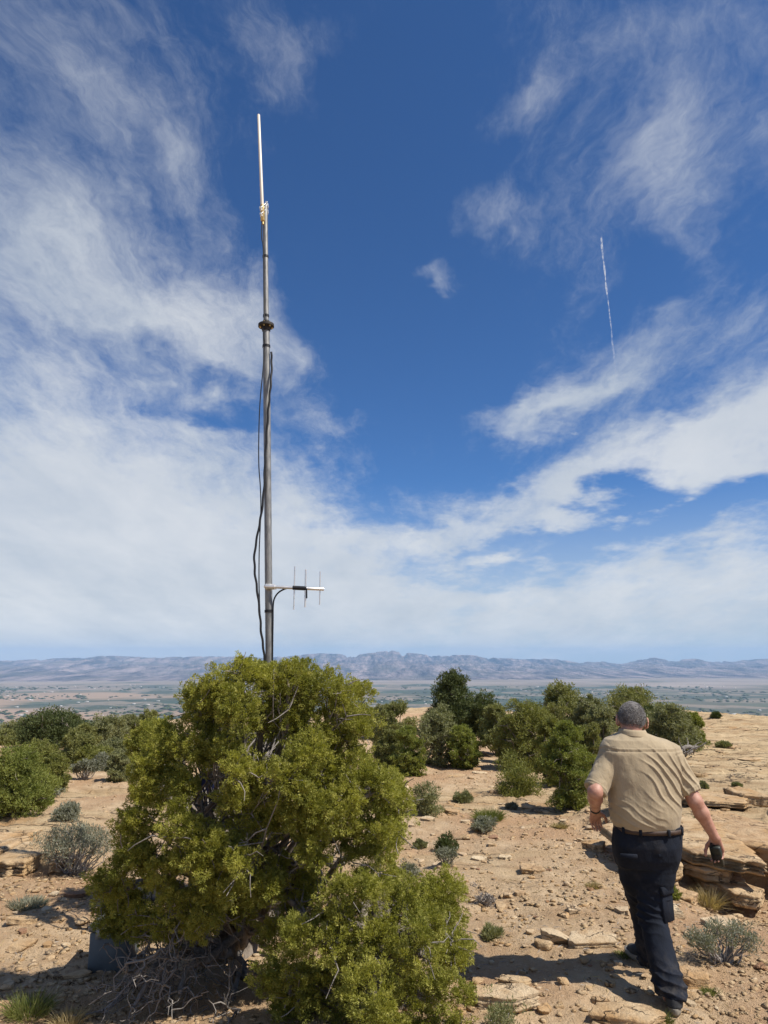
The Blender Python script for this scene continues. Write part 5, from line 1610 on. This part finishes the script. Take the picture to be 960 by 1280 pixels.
    T.cone(W(796, 1062, 4.80), W(798, 1095, 4.86), 0.124, 0.108, 0.03); T.cone(W(798, 1095, 4.86), knL, 0.108, 0.074, 0.03); T.cone(knL, anL + (0, 0, -0.045), 0.076, 0.078, 0.02, cut(anL[2] - 0.055))
    T.cone(W(824, 1062, 4.78), W(818.5, 1094, 4.77), 0.120, 0.106, 0.03); T.cone(W(818.5, 1094, 4.77), knR, 0.106, 0.076, 0.03); T.cone(knR, anR + (0.002, 0, -0.05), 0.076, 0.086, 0.02, cut(anR[2] + 0.006))
    V, Q = T.mesh(); V = relax(V, Q, 2, 0.5); N = normals(V, Q)
    zz = V[:, 2]
    hem = ss(zz, anR[2] + 0.20, anR[2] + 0.02)
    kne = np.exp(-((zz - knR[2] - 0.02) / 0.13) ** 2)
    fz = (zz + 0.35 * V[:, 0] + 0.02 * vnoise(V[:, 0] * 11, V[:, 1] * 11, zz * 9)) / 0.05
    d = (0.014 * hem + 0.014 * kne) * (1 - np.abs(np.sin(fz * math.pi))) ** 1.5 * np.clip(vnoise(V[:, 0] * 8, V[:, 1] * 8, zz * 8) + 0.6, 0, 1.2)
    d += 0.006 * fbm(V[:, 0] * 8 + 2, V[:, 1] * 8, zz * 4, 3)
    V = V + N * d[:, None]; V = relax(V, Q, 1, 0.3)
    tr = put('trousers', V, Q, M['navy'])
    # cargo pockets and back pockets
    def patch(c, rx, rz, dep, nrm, name='pocket', mat=None):
        Fm = frame(nrm)
        g = Geo(); g.box((-rx, -dep, -rz), (rx, dep, rz), 0.006, Fm, c); return build(name, g, mat or M['navy'], tr, False)
    kz = (knR + W(820, 1085, 4.77)) / 2
    pk = patch(kz + np.array([0.050, -0.066, -0.06]), 0.052, 0.085, 0.012, (0.55, -0.8, 0.02)); patch(kz + np.array([0.052, -0.072, 0.032]), 0.056, 0.024, 0.014, (0.55, -0.8, 0.15), 'pocket_flap')
    patch(W(786, 1070, 4.635), 0.050, 0.012, 0.006, (-0.2, -1, 0.05), 'pocket_flap'); patch(W(832, 1069, 4.633), 0.050, 0.012, 0.006, (0.25, -1, 0.05), 'pocket_flap')
    # ---- belt
    v0 = sorted(tsec)[-1]
    z0 = W(800, 1041, 4.64)[2]
    th = np.linspace(0, 2 * math.pi, 72, endpoint=False)
    c = np.cos(th); s = np.sin(th); pw = 2 / 2.4
    ring = np.stack([v0[1] + (v0[3] + 0.003) * np.sign(c) * np.abs(c) ** pw, v0[2] + (v0[4] + 0.013) * np.sign(s) * np.abs(s) ** pw], 1)
    prof = [(0.0, -0.013), (0.003, -0.012), (0.003, 0.012), (0.0, 0.013)]
    v = np.array([[p[0] + q * c[i_], p[1] + q * s[i_], z0 + h] for i_, p in enumerate(ring) for q, h in prof])
    n, m = len(th), 4; i, j = np.meshgrid(np.arange(n), np.arange(3), indexing='ij')
    put('belt', v, np.stack([i * m + j, ((i + 1) % n) * m + j, ((i + 1) % n) * m + j + 1, i * m + j + 1], -1).reshape(-1, 4)[:, ::1], M['leather'])
    for a in (-1.95, -1.30, -0.65, -2.6):
        k = int((a % (2 * math.pi)) / (2 * math.pi) * 72); p = ring[k]
        nn = np.array([c[k], s[k] * 1.1, 0])
        patch(np.array([p[0], p[1], z0]) + nn * 0.006, 0.009, 0.021, 0.004, nn, 'belt_loop')
    # ---- shoes
    def shoe(an, fwd, gzv):
        f = np.array([fwd[0], fwd[1], 0.0]); f /= np.linalg.norm(f); sd = np.array([f[1], -f[0], 0])
        heel = np.array([an[0], an[1], gzv]) - f * 0.078
        th = np.linspace(0, 2 * math.pi, 40, endpoint=False)
        L_ = 0.29
        out = []
        for a in th:
            y = (1 - math.cos(a)) / 2; w = (0.036 + 0.017 * ss(y, 0.35, 0.72) ) * (max(0.0, 1 - abs(2 * y - 1) ** 3.2)) ** 0.45
            out.append((y * L_, math.copysign(w, math.sin(a)) if abs(math.sin(a)) > 1e-6 else 0.0, y))
        g = Geo(); m = len(out)
        def ringat(h, grow, toe): return np.array([heel + f * (y * 1.0 + (grow * (yy - 0.45) * 2)) + sd * (w * (1 + grow * 22)) + np.array([0, 0, h + toe * max(0, yy - 0.7)]) for y, w, yy in out])
        rs_ = [ringat(0.0, -0.002, 0.06), ringat(0.010, 0.001, 0.06), ringat(0.030, 0.0012, 0.05), ringat(0.034, -0.0005, 0.05)]
        vv = np.concatenate(rs_ + [np.array([heel + f * L_ * 0.45]), np.array([heel + f * L_ * 0.45 + (0, 0, 0.034)])])
        i, j = np.meshgrid(np.arange(3), np.arange(m), indexing='ij')
        g.add(vv, np.stack([i * m + j, i * m + (j + 1) % m, (i + 1) * m + (j + 1) % m, (i + 1) * m + j], -1).reshape(-1, 4))
        k = np.arange(m); g.n -= len(vv); g.v.pop()
        g.f3.append(np.concatenate([np.stack([(k + 1) % m, k, np.full(m, 4 * m)], -1), np.stack([3 * m + k, 3 * m + (k + 1) % m, np.full(m, 4 * m + 1)], -1)]) + g.n)
        g.v.append(vv); g.n += len(vv)
        Fd = Field(heel - 0.12 - np.array([0.2, 0.2, 0]), heel + np.array([0.42, 0.42, 0.25]), 0.006)
        base = heel + np.array([0, 0, 0.03])
        flo = lambda P: (heel[2] + 0.031) - P[..., 2]
        Fd.cone(base + f * 0.043, base + f * 0.058 + (0, 0, 0.028), 0.041, 0.041, 0.02, flo)
        Fd.cone(base + f * 0.06 + (0, 0, 0.035), base + f * 0.235 + (0, 0, 0.012), 0.045, 0.036, 0.02, flo)
        Fd.cone(base + f * 0.17 + sd * 0.012 + (0, 0, 0.008), base + f * 0.20 - sd * 0.014 + (0, 0, 0.008), 0.038, 0.034, 0.02, flo)
        V, Q = Fd.mesh(); V = relax(V, Q, 1)
        so_ = put('shoe', V, Q, M['shoe'])
        build('sole', g, M['sole'], so_, False)
        
    shoe(anR, (0.30, 1.0), gz(anR[0], anR[1]) + 0.004)
    shoe(anL, (-0.55, 1.0), gz(anL[0], anL[1]) + 0.004)
    # ---- wristband on the left wrist
    ax = (wrL - elL) / np.linalg.norm(wrL - elL); c = wrL - ax * 0.028
    g = Geo(); g.tube([c - ax * 0.010, c - ax * 0.0095, c + ax * 0.0095, c + ax * 0.010], [0.030, 0.0345, 0.0340, 0.029], 22); build('wristband', g, M['black'])
    # ---- the thing he carries
    c = gc + gd * 0.012 + gn * 0.004
    dv = thing('handheld_device', 'dark boxy handheld device gripped in the right hand of the walking man', 'device', c)
    up = -gd; Fm = np.stack([gt, np.cross(up, gt) / np.linalg.norm(np.cross(up, gt)), up], 1)
    g = Geo(); g.box((-0.032, -0.017, -0.075), (0.032, 0.017, 0.055), 0.006, Fm); g.build('casing', M['device'], dv)
    g = Geo(); g.box((-0.024, 0.0175, -0.055), (0.024, 0.0205, 0.005), 0.001, Fm); g.build('grille', M['black'], dv)
    g = Geo(); g.box((-0.010, -0.024, -0.03), (0.010, -0.0175, 0.035), 0.002, Fm); g.build('belt_clip', M['black'], dv)
    g = Geo(); kx = Fm @ np.array([0.018, 0, 0.055]); g.tube([kx, kx + Fm @ np.array([0, 0, 0.016])], 0.008, 10); g.build('knob', M['black'], dv)


make_man()


def litter():
    """dry twigs, needles and bits of straw lying about"""
    r = np.random.default_rng(31)
    n = 9000
    y = 3.4 * (13 / 3.4) ** r.random(n); x = (r.random(n) - 0.5) * 1.36 * y
    k = fbm(x * 0.7 + 13, y * 0.7 + 4, octs=3) + r.normal(size=n) * 0.35 > 0.12
    x, y = x[k], y[k]; n = len(x)
    p = np.stack([x, y, land(x, y) + 0.004], 1)
    a = r.uniform(0, 6.28, n)
    d = np.stack([np.cos(a), np.sin(a), r.uniform(0.0, 0.35, n)], 1)
    v, f = blades(p, d, r.uniform(0.02, 0.085, n), r.uniform(0.003, 0.006, n), 0.1, r)
    h = n // 2 * 4
    tag(obj('dry_litter', mesh_np('dry_litter', v[:h], f[:n // 2], M['straw'])), kind='stuff')
    tag(obj('twig_litter', mesh_np('twig_litter', v[h:], f[n // 2:] - h, M['twig'])), kind='stuff')


litter()


def rubble():
    """the broken stone that lies too thick and small to pick apart"""
    r = np.random.default_rng(41)
    n = 3600
    y = 3.5 * (15 / 3.5) ** r.random(n); x = (r.random(n) - 0.5) * 1.36 * y
    k = (fbm(x * 0.8 + 21, y * 0.8 + 3, octs=3) + r.normal(size=n) * 0.4 > -0.05)
    x, y = x[k], y[k]
    z, rk = land(x, y, True)
    n = len(x); s_ = 0.014 + 0.030 * r.random(n) ** 2.5
    vs, f0 = ico(1)
    pts = vs[None] * r.uniform(0.55, 1.1, (n, len(vs), 1)) * np.stack([r.uniform(0.8, 1.6, n), r.uniform(0.7, 1.2, n), r.uniform(0.28, 0.7, n)], 1)[:, None] * s_[:, None, None]
    a = r.uniform(0, 6.28, n); ca, sa = np.cos(a)[:, None], np.sin(a)[:, None]
    pts = np.stack([pts[:, :, 0] * ca - pts[:, :, 1] * sa, pts[:, :, 0] * sa + pts[:, :, 1] * ca, pts[:, :, 2]], 2) + np.stack([x, y, z + s_ * 0.08], 1)[:, None]
    pale = r.random(n) < 0.45
    for nm, m, mat in (('buff_rubble', ~pale, 'rock'), ('pale_rubble', pale, 'pale_rock')):
        q = pts[m]; f = (f0[None] + (np.arange(len(q)) * len(vs))[:, None, None]).reshape(-1, 3)
        tag(obj(nm, mesh_np(nm, q.reshape(-1, 3), f, M[mat])), kind='stuff')


rubble()
